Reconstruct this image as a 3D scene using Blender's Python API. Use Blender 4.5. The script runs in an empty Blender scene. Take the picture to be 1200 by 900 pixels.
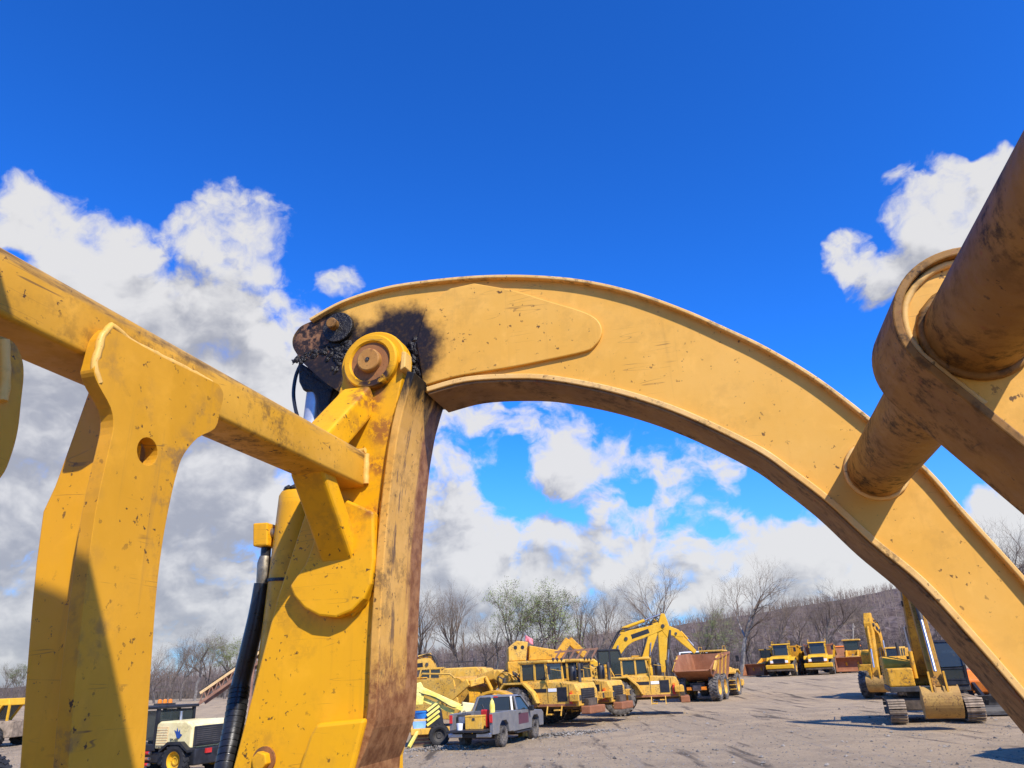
import bpy, bmesh, math, random
from mathutils import Vector, Matrix, Euler
R = math.radians
random.seed(7)
SC = bpy.context.scene
COL = SC.collection

# ------------------------------------------------------------------ camera
CAM_H = 1.6
PITCH, ROLL, FPX = R(21.4), R(2.6), 866.0
U0 = Vector((0, -math.sin(PITCH), math.cos(PITCH)))
FW = Vector((0, math.cos(PITCH), math.sin(PITCH)))
CR = math.cos(ROLL) * Vector((1, 0, 0)) - math.sin(ROLL) * U0
CU = math.cos(ROLL) * U0 + math.sin(ROLL) * Vector((1, 0, 0))
cd = bpy.data.cameras.new('camera')
cam = bpy.data.objects.new('camera', cd)
COL.objects.link(cam)
m3 = Matrix((CR, CU, -FW)).transposed()
cam.matrix_world = Matrix.Translation((0, 0, CAM_H)) @ m3.to_4x4()
cd.sensor_width = 36.0
cd.lens = 36.0 * FPX / 1200.0
cd.clip_start = 0.05
cd.clip_end = 9000
SC.camera = cam

# ------------------------------------------------------------------ exposure, sun
SC.view_settings.view_transform = 'Standard'
SC.view_settings.look = 'None'
SC.view_settings.gamma = 1
SC.view_settings.use_curve_mapping = False
SC.view_settings.exposure = 0.40
SUN_AZ, SUN_EL = R(147.8), R(43.8)          # azimuth clockwise from +Y
SUN_DIR = Vector((math.sin(SUN_AZ) * math.cos(SUN_EL), math.cos(SUN_AZ) * math.cos(SUN_EL), math.sin(SUN_EL)))
sl = bpy.data.lights.new('sun', 'SUN')
sl.energy = 5.0
sl.angle = R(0.53)
sl.color = (1.0, 0.925, 0.81)
so = bpy.data.objects.new('sun', sl)
COL.objects.link(so)
so.rotation_euler = SUN_DIR.to_track_quat('Z', 'Y').to_euler()

def ray(px, py):
    return (px - 600) * CR + (450 - py) * CU + FPX * FW

# ------------------------------------------------------------------ node helper
class NT:
    def __init__(s, tree):
        s.t = tree
    def n(s, typ, **kw):
        nd = s.t.nodes.new(typ)
        for k, v in kw.items():
            if k.startswith('i_'):
                key = k[2:]
                key = int(key) if key.isdigit() else key.replace('_', ' ')
                s.set(nd, key, v)
            else:
                setattr(nd, k, v)
        return nd
    def set(s, nd, key, v):
        inp = nd.inputs[key]
        if isinstance(v, bpy.types.NodeSocket):
            s.t.links.new(v, inp)
        else:
            inp.default_value = v
    def math(s, op, a, b=0.0, c=0.0, clamp=False):
        nd = s.t.nodes.new('ShaderNodeMath'); nd.operation = op; nd.use_clamp = clamp
        s.set(nd, 0, a); s.set(nd, 1, b)
        if op in ('MULTIPLY_ADD',): s.set(nd, 2, c)
        return nd.outputs[0]
    def smooth(s, v, a, b, lo=0.0, hi=1.0, kind='SMOOTHSTEP'):
        nd = s.t.nodes.new('ShaderNodeMapRange'); nd.interpolation_type = kind
        s.set(nd, 0, v); s.set(nd, 1, a); s.set(nd, 2, b); s.set(nd, 3, lo); s.set(nd, 4, hi)
        return nd.outputs[0]
    def noise(s, vec, scale, detail=4, rough=0.55, dist=0.0):
        nd = s.t.nodes.new('ShaderNodeTexNoise')
        if vec is not None: s.set(nd, 'Vector', vec)
        nd.inputs['Scale'].default_value = scale
        nd.inputs['Detail'].default_value = detail
        nd.inputs['Roughness'].default_value = rough
        nd.inputs['Distortion'].default_value = dist
        return nd.outputs[0]
    def mix(s, f, a, b):
        nd = s.t.nodes.new('ShaderNodeMix'); nd.data_type = 'RGBA'
        s.set(nd, 0, f); s.set(nd, 6, a if not isinstance(a, tuple) else (*a[:3], 1)); s.set(nd, 7, b if not isinstance(b, tuple) else (*b[:3], 1))
        return nd.outputs[2]
    def vscale(s, vec, sc, rot=(0, 0, 0), loc=(0, 0, 0)):
        nd = s.t.nodes.new('ShaderNodeMapping')
        s.set(nd, 'Vector', vec)
        nd.inputs['Scale'].default_value = sc; nd.inputs['Rotation'].default_value = rot; nd.inputs['Location'].default_value = loc
        return nd.outputs[0]

# ------------------------------------------------------------------ world: blue sky with broken cumulus
W = bpy.data.worlds.new('World'); SC.world = W; W.use_nodes = True
wt = W.node_tree; wt.nodes.clear()
SKY_TINT = (.32, 1.42, 3.0, 1); CLOUD_LIT = (11.8, 11.7, 11.7); CLOUD_GREY = (6.0, 6.2, 7.0); SKY_K = .051
# (pixel-derived direction, angular radius in rad, weight) of the cumulus heads seen in the photo
CL = [(25, 250, 34, .75), (60, 265, 36, .8), (110, 310, 50, .85), (185, 345, 62, .95), (272, 268, 50, 1.15), (225, 268, 30, .9), (318, 285, 38, .85), (300, 330, 34, .8), (290, 400, 70, 1), (200, 420, 80, 1), (110, 400, 75, 1),
      (60, 480, 90, 1.1), (230, 540, 95, 1.2), (60, 620, 95, 1.2), (230, 640, 95, 1.2), (110, 740, 70, 1), (250, 745, 50, .8), (352, 362, 26, .55), (402, 327, 20, .5), (372, 330, 16, .4),
      (300, 490, 80, 1.1), (-90, 400, 110, 1), (-120, 600, 140, 1.1),
      (545, 505, 52, 1.05), (640, 500, 38, .9), (690, 535, 44, 1.05), (650, 562, 34, .8), (745, 522, 34, .9), (820, 562, 42, 1.1), (772, 600, 20, .7), (868, 610, 18, .6), (700, 572, 30, .8), (800, 628, 14, .5),
      (515, 585, 46, 1.05), (545, 640, 52, 1.15), (630, 655, 50, 1.1), (740, 645, 44, 1.1), (800, 672, 48, 1.15), (530, 700, 62, 1.1), (690, 700, 66, 1.1), (850, 700, 52, 1),
      (940, 652, 48, 1.25), (1000, 665, 52, 1.15), (900, 690, 44, 1.1), (1090, 690, 64, 1.1), (1180, 640, 44, 1), (1280, 640, 80, 1),
      (1072, 236, 38, 1.25), (1120, 250, 40, 1.1), (1058, 300, 36, 1), (985, 298, 26, .95), (1030, 330, 30, .7), (1168, 190, 20, .5), (1190, 240, 44, .9), (1240, 280, 60, .9),
      (725, 262, 16, .34), (785, 258, 14, .32)]
CLD = []
for (px, py, rr, w) in CL:
    CLD.append((ray(px, py).normalized(), rr / 900.0, w))
rw = random.Random(11)
for k in range(9):                                  # sparser unseen cloud round the rest of the sky, thinned to lower fill light
    a = rw.uniform(R(48), R(312)); e = R(abs(rw.gauss(4, 13)) + 2)
    CLD.append((Vector((math.sin(a) * math.cos(e), math.cos(a) * math.cos(e), math.sin(e))), rw.uniform(.06, .16), rw.uniform(.7, 1.1)))
# coverage of the broken cumulus round the sky: azimuth across, elevation up; the fine structure is noise in the nodes below
import numpy as np
CW, CH = 1440, 360
aa = (np.arange(CW) + .5) / CW * 2 * np.pi - np.pi
ee = (np.arange(CH) + .5) / CH * (np.pi / 2)
A_, E_ = np.meshgrid(aa, ee)
DX, DY, DZ = np.sin(A_) * np.cos(E_), np.cos(A_) * np.cos(E_), np.sin(E_)
cov = np.zeros((CH, CW))
for d, rr, wgt in CLD:
    q = np.clip((DX * d.x + DY * d.y + DZ * d.z - math.cos(1.5 * rr)) / (math.cos(.1 * rr) - math.cos(1.5 * rr)), 0, 1)
    cov += wgt * q * q * (3 - 2 * q)
cov += .95 * np.clip((.15 - DZ) / .13, 0, 1)
cov = .98 * (1 - np.exp(-cov / 1.0))
img = bpy.data.images.new('cloud_cover', CW, CH, float_buffer=True, is_data=True)
px_ = np.ones((CH, CW, 4), dtype=np.float32); px_[..., 0] = px_[..., 1] = px_[..., 2] = cov
img.pixels.foreach_set(px_.ravel()); img.update(); img.pack()
w = NT(wt)
tc = w.n('ShaderNodeTexCoord')
def cover(vec):
    sp_ = w.n('ShaderNodeSeparateXYZ'); w.set(sp_, 0, vec)
    u_ = w.math('ADD', w.math('DIVIDE', w.math('ARCTAN2', sp_.outputs[0], sp_.outputs[1]), 2 * math.pi), .5)
    v_ = w.math('DIVIDE', w.math('ARCSINE', sp_.outputs[2]), math.pi / 2)
    cb = w.n('ShaderNodeCombineXYZ'); w.set(cb, 0, u_); w.set(cb, 1, w.math('MAXIMUM', v_, .002))
    it = w.n('ShaderNodeTexImage', image=img, interpolation='Cubic', extension='EXTEND'); w.set(it, 'Vector', cb.outputs[0])
    return it.outputs[0]
def density(vec, det):
    jn = w.n('ShaderNodeTexNoise'); w.set(jn, 'Vector', vec); jn.inputs['Scale'].default_value = 13; jn.inputs['Detail'].default_value = 4
    js = w.n('ShaderNodeVectorMath', operation='SUBTRACT'); w.set(js, 0, jn.outputs[1]); js.inputs[1].default_value = (.5, .5, .5)
    jm = w.n('ShaderNodeVectorMath', operation='SCALE'); w.set(jm, 0, js.outputs[0]); jm.inputs['Scale'].default_value = .058
    ja = w.n('ShaderNodeVectorMath', operation='ADD'); w.set(ja, 0, vec); w.set(ja, 1, jm.outputs[0])
    nj = w.n('ShaderNodeVectorMath', operation='NORMALIZE'); w.set(nj, 0, ja.outputs[0])
    cv = cover(nj.outputs[0])
    f1 = w.noise(w.vscale(ja.outputs[0], (1, 1, 1.4)), 11.5, det, .57, .15)
    if det > 5: f1 = w.math('ADD', f1, w.math('MULTIPLY', w.math('SUBTRACT', w.noise(ja.outputs[0], 38, 5, .6), .5), .30))
    return w.math('ADD', cv, w.math('MULTIPLY', w.math('MULTIPLY', w.math('SUBTRACT', f1, .5), 2.15), w.math('MULTIPLY', w.smooth(cv, 0, .4), w.smooth(cv, .55, .95, 1, .62))))
sky = w.n('ShaderNodeTexSky', sky_type='NISHITA', sun_disc=False, sun_elevation=SUN_EL, sun_rotation=SUN_AZ, altitude=300, air_density=1.0, dust_density=.3, ozone_density=2.0)
gm = w.n('ShaderNodeGamma'); w.set(gm, 0, sky.outputs[0]); gm.inputs[1].default_value = 1.28
tint = w.n('ShaderNodeMix', data_type='RGBA', blend_type='MULTIPLY'); tint.inputs[0].default_value = 1; w.set(tint, 6, gm.outputs[0]); tint.inputs[7].default_value = SKY_TINT
zz = w.n('ShaderNodeSeparateXYZ'); w.set(zz, 0, tc.outputs['Generated'])
blue = w.mix(w.smooth(zz.outputs[2], .34, -.02, 0, .62), tint.outputs[2], (4.2, 7.4, 11.2))      # paler towards the horizon
c0 = density(tc.outputs['Generated'], 7)
def toward(k):
    up = w.n('ShaderNodeVectorMath', operation='ADD'); w.set(up, 0, tc.outputs['Generated']); up.inputs[1].default_value = (.4 * k, -.2 * k, k)
    nu = w.n('ShaderNodeVectorMath', operation='NORMALIZE'); w.set(nu, 0, up.outputs[0]); return nu.outputs[0]
c1 = density(toward(.03), 4)
c2 = cover(toward(.10))
# parts of a cloud with more cloud towards the sun are greyer
alpha = w.smooth(c0, .34, .80)
sh0 = w.math('ADD', w.math('MULTIPLY', w.math('SUBTRACT', c1, c0), 1.5), w.math('ADD', w.math('MULTIPLY', c1, .35), w.math('MULTIPLY', c2, .75)))
shade = w.smooth(sh0, .25, 1.35)
ccol = w.mix(shade, CLOUD_LIT, CLOUD_GREY)
fin = w.mix(w.math('MULTIPLY', alpha, .97), blue, ccol)
bg = w.n('ShaderNodeBackground'); w.set(bg, 'Color', fin); bg.inputs['Strength'].default_value = SKY_K
wo = w.n('ShaderNodeOutputWorld'); wt.links.new(bg.outputs[0], wo.inputs[0])

# ------------------------------------------------------------------ materials
def new_mat(name):
    m = bpy.data.materials.new(name); m.use_nodes = True
    t = m.node_tree; b = t.nodes['Principled BSDF']
    return m, NT(t), b

def paint(name, c1, c2, dirt=.35, specks=.5, rust=0.0, streak=.25, rough=.45, scale=1.0, dirt_col=(.10, .06, .03), rust_col=(.16, .05, .018), extra=None, bump=.15, coord='Object', spec=.25, scratch=0.0):
    m, t, b = new_mat(name)
    tc = t.n('ShaderNodeTexCoord'); P = tc.outputs[coord]
    n1 = t.noise(P, 2.2 * scale, 5, .6)
    col = t.mix(t.smooth(n1, .35, .68), c1, c2)
    n1b = t.noise(P, 9 * scale, 6, .65, .4)
    col = t.mix(t.smooth(n1b, .5, .72, 0, .35), col, tuple(min(1, x * 1.2 + .008) for x in c2))
    n2 = t.noise(P, 16 * scale, 9, .72)
    n2m = t.noise(P, 3.1 * scale, 3, .5)
    dm = t.math('MULTIPLY', t.smooth(n2, .46, .63), t.smooth(n2m, .41, .62, 0, dirt))
    col = t.mix(dm, col, dirt_col)
    if streak:
        sv = t.vscale(P, (34 * scale, 34 * scale, 1.6 * scale))
        s1 = t.noise(sv, 1.0, 5, .6)
        col = t.mix(t.smooth(s1, .56, .76, 0, streak), col, dirt_col)
    if specks:
        n3 = t.noise(P, 44 * scale, 4, .62)
        n3m = t.noise(P, 5 * scale, 2, .5)
        col = t.mix(t.math('MULTIPLY', t.smooth(n3, .625, .67), t.smooth(n3m, .36, .58, 0, specks)), col, (.07, .035, .015))
    if scratch:
        for (rz_, off_) in ((R(35), 0.0), (R(-62), 7.0)):
            sc_ = t.noise(t.vscale(P, (1.2 * scale, 1.2 * scale, 16 * scale), (rz_, rz_ * .7, 0), (off_, off_, 0)), 1.0, 2, .5)
            ln = t.smooth(t.math('ABSOLUTE', t.math('SUBTRACT', sc_, .5)), .0055, .001)
            lm = t.smooth(t.noise(t.vscale(P, (1, 1, 1), (0, 0, 0), (off_ + 3, 1, off_)), 4.5 * scale, 3, .6), .56, .66, 0, scratch)
            col = t.mix(t.math('MULTIPLY', ln, lm), col, (.09, .05, .025))
    rmask = 0
    if rust:
        n4 = t.noise(P, 7 * scale, 8, .75, .3)
        rmask = t.smooth(n4, .72 - .25 * rust, .76 - .2 * rust)
        col = t.mix(rmask, col, t.mix(t.noise(P, 40 * scale, 4), rust_col, tuple(x * 1.9 for x in rust_col)))
    rg = t.smooth(n2, .3, .75, rough - .08, rough + .22, 'LINEAR')
    if extra:
        col, rg = extra(t, P, col, rg)
    t.set(b, 'Base Color', col)
    t.set(b, 'Roughness', rg)
    b.inputs['Specular IOR Level'].default_value = spec
    if bump:
        bp = t.n('ShaderNodeBump'); bp.inputs['Strength'].default_value = bump; bp.inputs['Distance'].default_value = .004
        t.set(bp, 'Height', n2); t.set(b, 'Normal', bp.outputs[0])
    return m

def plain(name, c, rough=.6, var=.25, metal=0.0, scale=6.0, bump=.2, bdist=.01, coord='Object', c2=None, spec=.4):
    m, t, b = new_mat(name)
    tc = t.n('ShaderNodeTexCoord'); P = tc.outputs[coord]
    n1 = t.noise(P, scale, 7, .65)
    lo = tuple(x * (1 - var) for x in c); hi = c2 if c2 else tuple(min(1, x * (1 + var)) for x in c)
    t.set(b, 'Base Color', t.mix(t.smooth(n1, .35, .68), lo, hi))
    t.set(b, 'Roughness', t.smooth(n1, .3, .7, max(.02, rough - .1), min(1, rough + .1), 'LINEAR'))
    b.inputs['Metallic'].default_value = metal
    b.inputs['Specular IOR Level'].default_value = spec
    if bump:
        bp = t.n('ShaderNodeBump'); bp.inputs['Strength'].default_value = bump; bp.inputs['Distance'].default_value = bdist
        t.set(bp, 'Height', n1); t.set(b, 'Normal', bp.outputs[0])
    return m

# ------------------------------------------------------------------ mesh builder
class B:
    def __init__(s): s.v = []; s.f = []
    def add(s, vs, fs):
        o = len(s.v); s.v += [tuple(v) for v in vs]; s.f += [tuple(i + o for i in f) for f in fs]; return s
    def hexa(s, p):     # 8 points: bottom 0-3, top 4-7
        return s.add(p, [(0, 3, 2, 1), (4, 5, 6, 7), (0, 1, 5, 4), (1, 2, 6, 5), (2, 3, 7, 6), (3, 0, 4, 7)])
    def box(s, x0, x1, y0, y1, z0, z1):
        return s.hexa([(x0, y0, z0), (x1, y0, z0), (x1, y1, z0), (x0, y1, z0), (x0, y0, z1), (x1, y0, z1), (x1, y1, z1), (x0, y1, z1)])
    def beam(s, p0, p1, w, h, up=(0, 0, 1), w1=None, h1=None):
        p0 = Vector(p0); p1 = Vector(p1); d = (p1 - p0).normalized(); up = Vector(up)
        if abs(d.dot(up)) > .98: up = Vector((1, 0, 0))
        sd = d.cross(up).normalized(); u = sd.cross(d).normalized()
        w1 = w if w1 is None else w1; h1 = h if h1 is None else h1
        q = []
        for (p, a, c) in ((p0, w / 2, h / 2), (p1, w1 / 2, h1 / 2)):
            q += [p - sd * a - u * c, p + sd * a - u * c, p + sd * a + u * c, p - sd * a + u * c]
        return s.hexa(q)
    def prism(s, prof, axis, a, b):   # profile (p,q): axis 'y' -> (x,z), 'x' -> (y,z), 'z' -> (x,y)
        n = len(prof)
        mk = {'y': lambda p, c: (p[0], c, p[1]), 'x': lambda p, c: (c, p[0], p[1]), 'z': lambda p, c: (p[0], p[1], c)}[axis]
        vs = [mk(p, a) for p in prof] + [mk(p, b) for p in prof]
        fs = [tuple(range(n)), tuple(range(2 * n - 1, n - 1, -1))] + [(i, (i + 1) % n, n + (i + 1) % n, n + i) for i in range(n)]
        return s.add(vs, fs)
    def cyl(s, p0, p1, r0, r1=None, n=14, caps=True):
        p0 = Vector(p0); p1 = Vector(p1); r1 = r0 if r1 is None else r1
        d = (p1 - p0).normalized(); a = d.orthogonal().normalized(); c = d.cross(a)
        vs = []
        for p, r in ((p0, r0), (p1, r1)):
            for i in range(n):
                t = 2 * math.pi * i / n
                vs.append(p + a * (r * math.cos(t)) + c * (r * math.sin(t)))
        fs = [(i, (i + 1) % n, n + (i + 1) % n, n + i) for i in range(n)]
        if caps: fs += [tuple(range(n - 1, -1, -1)), tuple(range(n, 2 * n))]
        return s.add(vs, fs)
    def tube(s, path, r, n=8, rs=None):
        P = [Vector(p) for p in path]; vs = []; fs = []
        a = None
        for i, p in enumerate(P):
            d = (P[min(i + 1, len(P) - 1)] - P[max(i - 1, 0)]).normalized()
            a = d.orthogonal().normalized() if a is None else (a - d * a.dot(d)).normalized()
            c = d.cross(a); rr = rs[i] if rs else r
            for k in range(n):
                t = 2 * math.pi * k / n
                vs.append(p + a * (rr * math.cos(t)) + c * (rr * math.sin(t)))
        for i in range(len(P) - 1):
            for k in range(n):
                fs.append((i * n + k, i * n + (k + 1) % n, (i + 1) * n + (k + 1) % n, (i + 1) * n + k))
        fs += [tuple(range(n - 1, -1, -1)), tuple(range((len(P) - 1) * n, len(P) * n))]
        return s.add(vs, fs)
    def strip(s, outer, inner, a, b, axis='y'):   # a plate following a curve: outer/inner point lists, between a and b
        n = len(outer)
        mk = {'y': lambda p, c: (p[0], c, p[1]), 'x': lambda p, c: (c, p[0], p[1])}[axis]
        vs = []
        for i in range(n):
            vs += [mk(outer[i], a), mk(outer[i], b), mk(inner[i], b), mk(inner[i], a)]
        fs = []
        for i in range(n - 1):
            for k in range(4):
                fs.append((i * 4 + k, i * 4 + (k + 1) % 4, i * 4 + 4 + (k + 1) % 4, i * 4 + 4 + k))
        fs += [(3, 2, 1, 0), tuple(range(n * 4 - 4, n * 4))]
        return s.add(vs, fs)
    def lathe(s, prof, c, axis='y', n=24):      # profile (r, h)
        vs = []; fs = []; c = Vector(c); m = len(prof)
        for i in range(n):
            t = 2 * math.pi * i / n; ct, st_ = math.cos(t), math.sin(t)
            for r, h in prof:
                vs.append(c + (Vector((r * ct, h, r * st_)) if axis == 'y' else Vector((r * ct, r * st_, h)) if axis == 'z' else Vector((h, r * ct, r * st_))))
        for i in range(n):
            for k in range(m - 1):
                fs.append((i * m + k, i * m + k + 1, ((i + 1) % n) * m + k + 1, ((i + 1) % n) * m + k))
        return s.add(vs, fs)
    def mesh(s, name, smooth=False):
        me = bpy.data.meshes.new(name); me.from_pydata(s.v, [], s.f)
        bm = bmesh.new(); bm.from_mesh(me); bmesh.ops.recalc_face_normals(bm, faces=bm.faces); bm.to_mesh(me); bm.free()
        if smooth: me.shade_smooth()
        return me
    def build(s, name, mat, parent=None, bevel=0.0, smooth=False, off=None, seg=2, ang=35):
        if off is not None:
            s.v = [(a - off[0], b_ - off[1], c - off[2]) for a, b_, c in s.v]
        me = s.mesh(name, smooth)
        me.materials.append(mat)
        o = bpy.data.objects.new(name, me); COL.objects.link(o)
        if parent: o.parent = parent
        if smooth:
            me.set_sharp_from_angle(angle=R(ang))
        if bevel:
            bv = o.modifiers.new('bevel', 'BEVEL'); bv.width = bevel; bv.segments = seg; bv.limit_method = 'ANGLE'; bv.angle_limit = R(40); bv.harden_normals = False
        return o

def tag(o, label=None, cat=None, group=None, kind=None):
    if label: o['label'] = label
    if cat: o['category'] = cat
    if group: o['group'] = group
    if kind: o['kind'] = kind
    return o
def thing(name, label, cat, loc=(0, 0, 0), rz=0.0, group=None):
    o = bpy.data.objects.new(name, None); COL.objects.link(o)
    o.empty_display_size = .3
    o.location = loc; o.rotation_euler = (0, 0, rz)
    return tag(o, label, cat, group)
def link_copy(o, parent=None):
    c = o.copy(); COL.objects.link(c)
    if parent: c.parent = parent
    for ch in list(o.children): link_copy(ch, c)
    return c
def smooth_curve(pts, k=6):
    out = []; n = len(pts)
    for i in range(n - 1):
        p0 = pts[max(i - 1, 0)]; p1 = pts[i]; p2 = pts[i + 1]; p3 = pts[min(i + 2, n - 1)]
        for j in range(k):
            t = j / k
            out.append(tuple(.5 * (2 * p1[a] + (p2[a] - p0[a]) * t + (2 * p0[a] - 5 * p1[a] + 4 * p2[a] - p3[a]) * t * t + (3 * p1[a] - p0[a] - 3 * p2[a] + p3[a]) * t ** 3) for a in range(len(p1))))
    out.append(tuple(pts[-1]))
    return out
def offset_curve(c, d):
    out = []
    for i in range(len(c)):
        a = c[max(i - 1, 0)]; b = c[min(i + 1, len(c) - 1)]
        tx, ty = b[0] - a[0], b[1] - a[1]; l = math.hypot(tx, ty) or 1
        out.append((c[i][0] + ty / l * d, c[i][1] - tx / l * d))
    return out


# ================================================================== ground
def gz(x, y):                  # the yard lies a little below the stand of the camera and rises towards the wood
    k = min(1.0, max(0.0, (y - 44) / 46.0)); k = k * k * (3 - 2 * k)
    far = max(0.0, (math.hypot(x, y) - 130) / 400.0)
    return -.86 + .98 * k + .04 * math.sin(x * .21 + 1) * math.sin(y * .17) * min(1, max(0, (y - 6) / 12)) + min(far, 1.0) * 2.0
def hit(px, py):               # where a line of sight meets the ground
    d = ray(px, py); d = d / d.y
    y = 5.0; step = .25
    while y < 400:
        p = Vector((0, 0, CAM_H)) + d * y
        if p.z <= gz(p.x, p.y): return Vector((p.x, p.y, gz(p.x, p.y)))
        y += step
    return Vector((p.x, p.y, gz(p.x, p.y)))
def at(px, py, Y):             # the point of a line of sight at distance Y north of the camera
    d = ray(px, py); return Vector((0, 0, CAM_H)) + d * (Y / d.y)
def base(px, Y):               # ground under the column of the picture at px, distance Y
    p = at(px, 780, Y); return Vector((p.x, Y, gz(p.x, Y)))

def spread(lo, hi, fine_lo, fine_hi, fine, grow):
    xs = []; x = fine_lo
    while x <= fine_hi: xs.append(x); x += fine
    s = fine; x = fine_hi
    while x < hi: s *= grow; x += s; xs.append(min(x, hi))
    s = fine; x = fine_lo
    while x > lo: s *= grow; x -= s; xs.insert(0, max(x, lo))
    return xs
gx = spread(-2500, 2500, -40, 60, 1.2, 1.25); gy = spread(-400, 3200, -4, 110, 1.2, 1.25)
b = B()
for y in gy:
    for x in gx: b.v.append((x, y, gz(x, y)))
nx = len(gx)
for j in range(len(gy) - 1):
    for i in range(nx - 1): b.f.append((j * nx + i, j * nx + i + 1, (j + 1) * nx + i + 1, (j + 1) * nx + i))
m, t, bs = new_mat('gravel_yard')
P = t.n('ShaderNodeTexCoord').outputs['Object']
n_big = t.noise(P, .09, 5, .6); n_mid = t.noise(P, .7, 7, .65, .5); n_fin = t.noise(P, 9, 8, .72); n_grit = t.noise(P, 45, 4, .7)
col = t.mix(t.smooth(n_big, .38, .62), (.37, .275, .165), (.47, .340, .195))
col = t.mix(t.smooth(n_mid, .40, .66, 0, .65), col, (.245, .182, .115))
col = t.mix(t.smooth(n_fin, .42, .72, 0, .7), col, (.52, .39, .25))
col = t.mix(t.smooth(n_grit, .52, .70, 0, .8), col, (.045, .040, .036))
trk = t.noise(t.vscale(P, (1.5, .14, 1), (0, 0, R(-22))), 1.0, 5, .6, .3)         # wheel tracks along the lane
col = t.mix(t.smooth(trk, .56, .68, 0, .85), col, (.070, .054, .038))
trk2 = t.noise(t.vscale(P, (2.2, .10, 1), (0, 0, R(-30)), (3, 1, 0)), 1.0, 4, .6, .2)
col = t.mix(t.smooth(trk2, .58, .70, 0, .5), col, (.26, .215, .165))
sp = t.n('ShaderNodeSeparateXYZ'); t.set(sp, 0, P)
wood = t.smooth(t.math('ADD', sp.outputs[1], t.math('MULTIPLY', n_mid, 10)), 122, 134)
col = t.mix(wood, col, t.mix(t.smooth(n_mid, .4, .6), (.075, .055, .036), (.11, .088, .05)))
t.set(bs, 'Base Color', col); bs.inputs['Roughness'].default_value = .93; bs.inputs['Specular IOR Level'].default_value = .25
bp = t.n('ShaderNodeBump'); bp.inputs['Strength'].default_value = .9; bp.inputs['Distance'].default_value = .12
t.set(bp, 'Height', t.math('ADD', t.math('MULTIPLY', n_fin, .6), t.math('ADD', t.math('MULTIPLY', trk, .9), t.math('MULTIPLY', n_grit, .3)))); t.set(bs, 'Normal', bp.outputs[0])
tag(b.build('ground', m, smooth=True), kind='structure')

# loose stones on the yard
M_STONE = plain('stone', (.21, .185, .15), .9, .5, scale=2.0, bump=0)
b = B(); rs = random.Random(5)
for k in range(15000):
    y = 9 + 36 * rs.random() ** 1.6; a = rs.uniform(-.75, .68); x = y * math.tan(a)
    s = rs.uniform(.012, .036) * (1 + (rs.random() < .06) * 1.6)
    z = gz(x, y); q = []
    for i in range(4):
        th = i * math.pi / 2 + rs.uniform(-.4, .4); q.append((x + s * math.cos(th) * rs.uniform(.7, 1.3), y + s * math.sin(th) * rs.uniform(.7, 1.3), z + s * rs.uniform(0, .3)))
    b.add(q + [(x + rs.uniform(-.3, .3) * s, y, z + s * rs.uniform(.6, 1.0)), (x, y, z - s * .5)], [(0, 1, 4), (1, 2, 4), (2, 3, 4), (3, 0, 4), (1, 0, 5), (2, 1, 5), (3, 2, 5), (0, 3, 5)])
tag(b.build('loose_gravel', M_STONE), 'small loose grey stones scattered over the yard', 'gravel', kind='stuff')
# low windrows of crushed stone pushed up along the yard's edge
def rubble(px, py, w, l, h, rz, seed, label):
    r_ = random.Random(seed); c = hit(px, py); bb = B()
    for k in range(420):
        a = r_.gauss(0, .33); q = r_.gauss(0, .33); dx, dy = a * l, q * w
        x = dx * math.cos(rz) - dy * math.sin(rz); y = dx * math.sin(rz) + dy * math.cos(rz)
        z = gz(c.x + x, c.y + y) - c.z + h * math.exp(-(a * a + q * q) / .18) * r_.random()
        s = r_.uniform(.02, .07); pts = []
        for i in range(4):
            th = i * math.pi / 2 + r_.uniform(-.4, .4); pts.append((x + s * math.cos(th) * r_.uniform(.7, 1.4), y + s * math.sin(th), z + s * r_.uniform(-.2, .3)))
        bb.add(pts + [(x, y, z + s * .8), (x, y, z - s)], [(0, 1, 4), (1, 2, 4), (2, 3, 4), (3, 0, 4), (1, 0, 5), (2, 1, 5), (3, 2, 5), (0, 3, 5)])
    o = bb.build('crushed_stone', M_STONE); o.location = c
    tag(o, label, 'gravel', kind='stuff')
rubble(520, 878, 1.0, 2.6, .12, .2, 1, 'crushed stone spread under the open tailgate of the pickup')
rubble(660, 862, 1.2, 5.0, .12, .5, 2, 'crushed stone windrow in front of the parked tractors')
rubble(1150, 838, 1.0, 3.5, .14, .2, 3, 'crushed stone heap at the right edge of the yard')

# ================================================================== hill and woods
b = B(); rh = random.Random(3)
HA = [(-70, 5), (-50, 6), (-35, 7), (-22, 10), (-8, 22), (2, 33), (10, 42), (18, 55), (26, 68), (34, 76), (46, 80), (60, 74), (75, 60)]
def ridge(a):
    for (a0, h0), (a1, h1) in zip(HA, HA[1:]):
        if a0 <= a <= a1: return h0 + (h1 - h0) * (a - a0) / (a1 - a0)
    return HA[0][1] if a < HA[0][0] else HA[-1][1]
na, nd_ = 520, 46
from mathutils import noise as mn
for i in range(na + 1):
    a = -70 + 145 * i / na
    for j in range(nd_ + 1):
        q = j / nd_; d = 260 + 1000 * q ** 1.25
        prof = math.sin(min(q / .86, 1) * math.pi / 2) ** 1.5
        if q > .86: prof *= 1 - (q - .86) * 1.5
        x, y = d * math.sin(R(a)), d * math.cos(R(a))
        z = ridge(a) * prof + 6 * prof * (mn.fractal(Vector((x * .006, y * .006, 0)), 1, 2, 4)) + (rh.random() * .9 + 1.0 * mn.noise(Vector((x * .05, y * .05, 3)))) * (q > .06)
        b.v.append((x, y, z + 1.0))
for i in range(na):
    for j in range(nd_):
        k = i * (nd_ + 1) + j; b.f.append((k, k + 1, k + nd_ + 2, k + nd_ + 1))
m, t, bs = new_mat('leafless_hillside')
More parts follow.
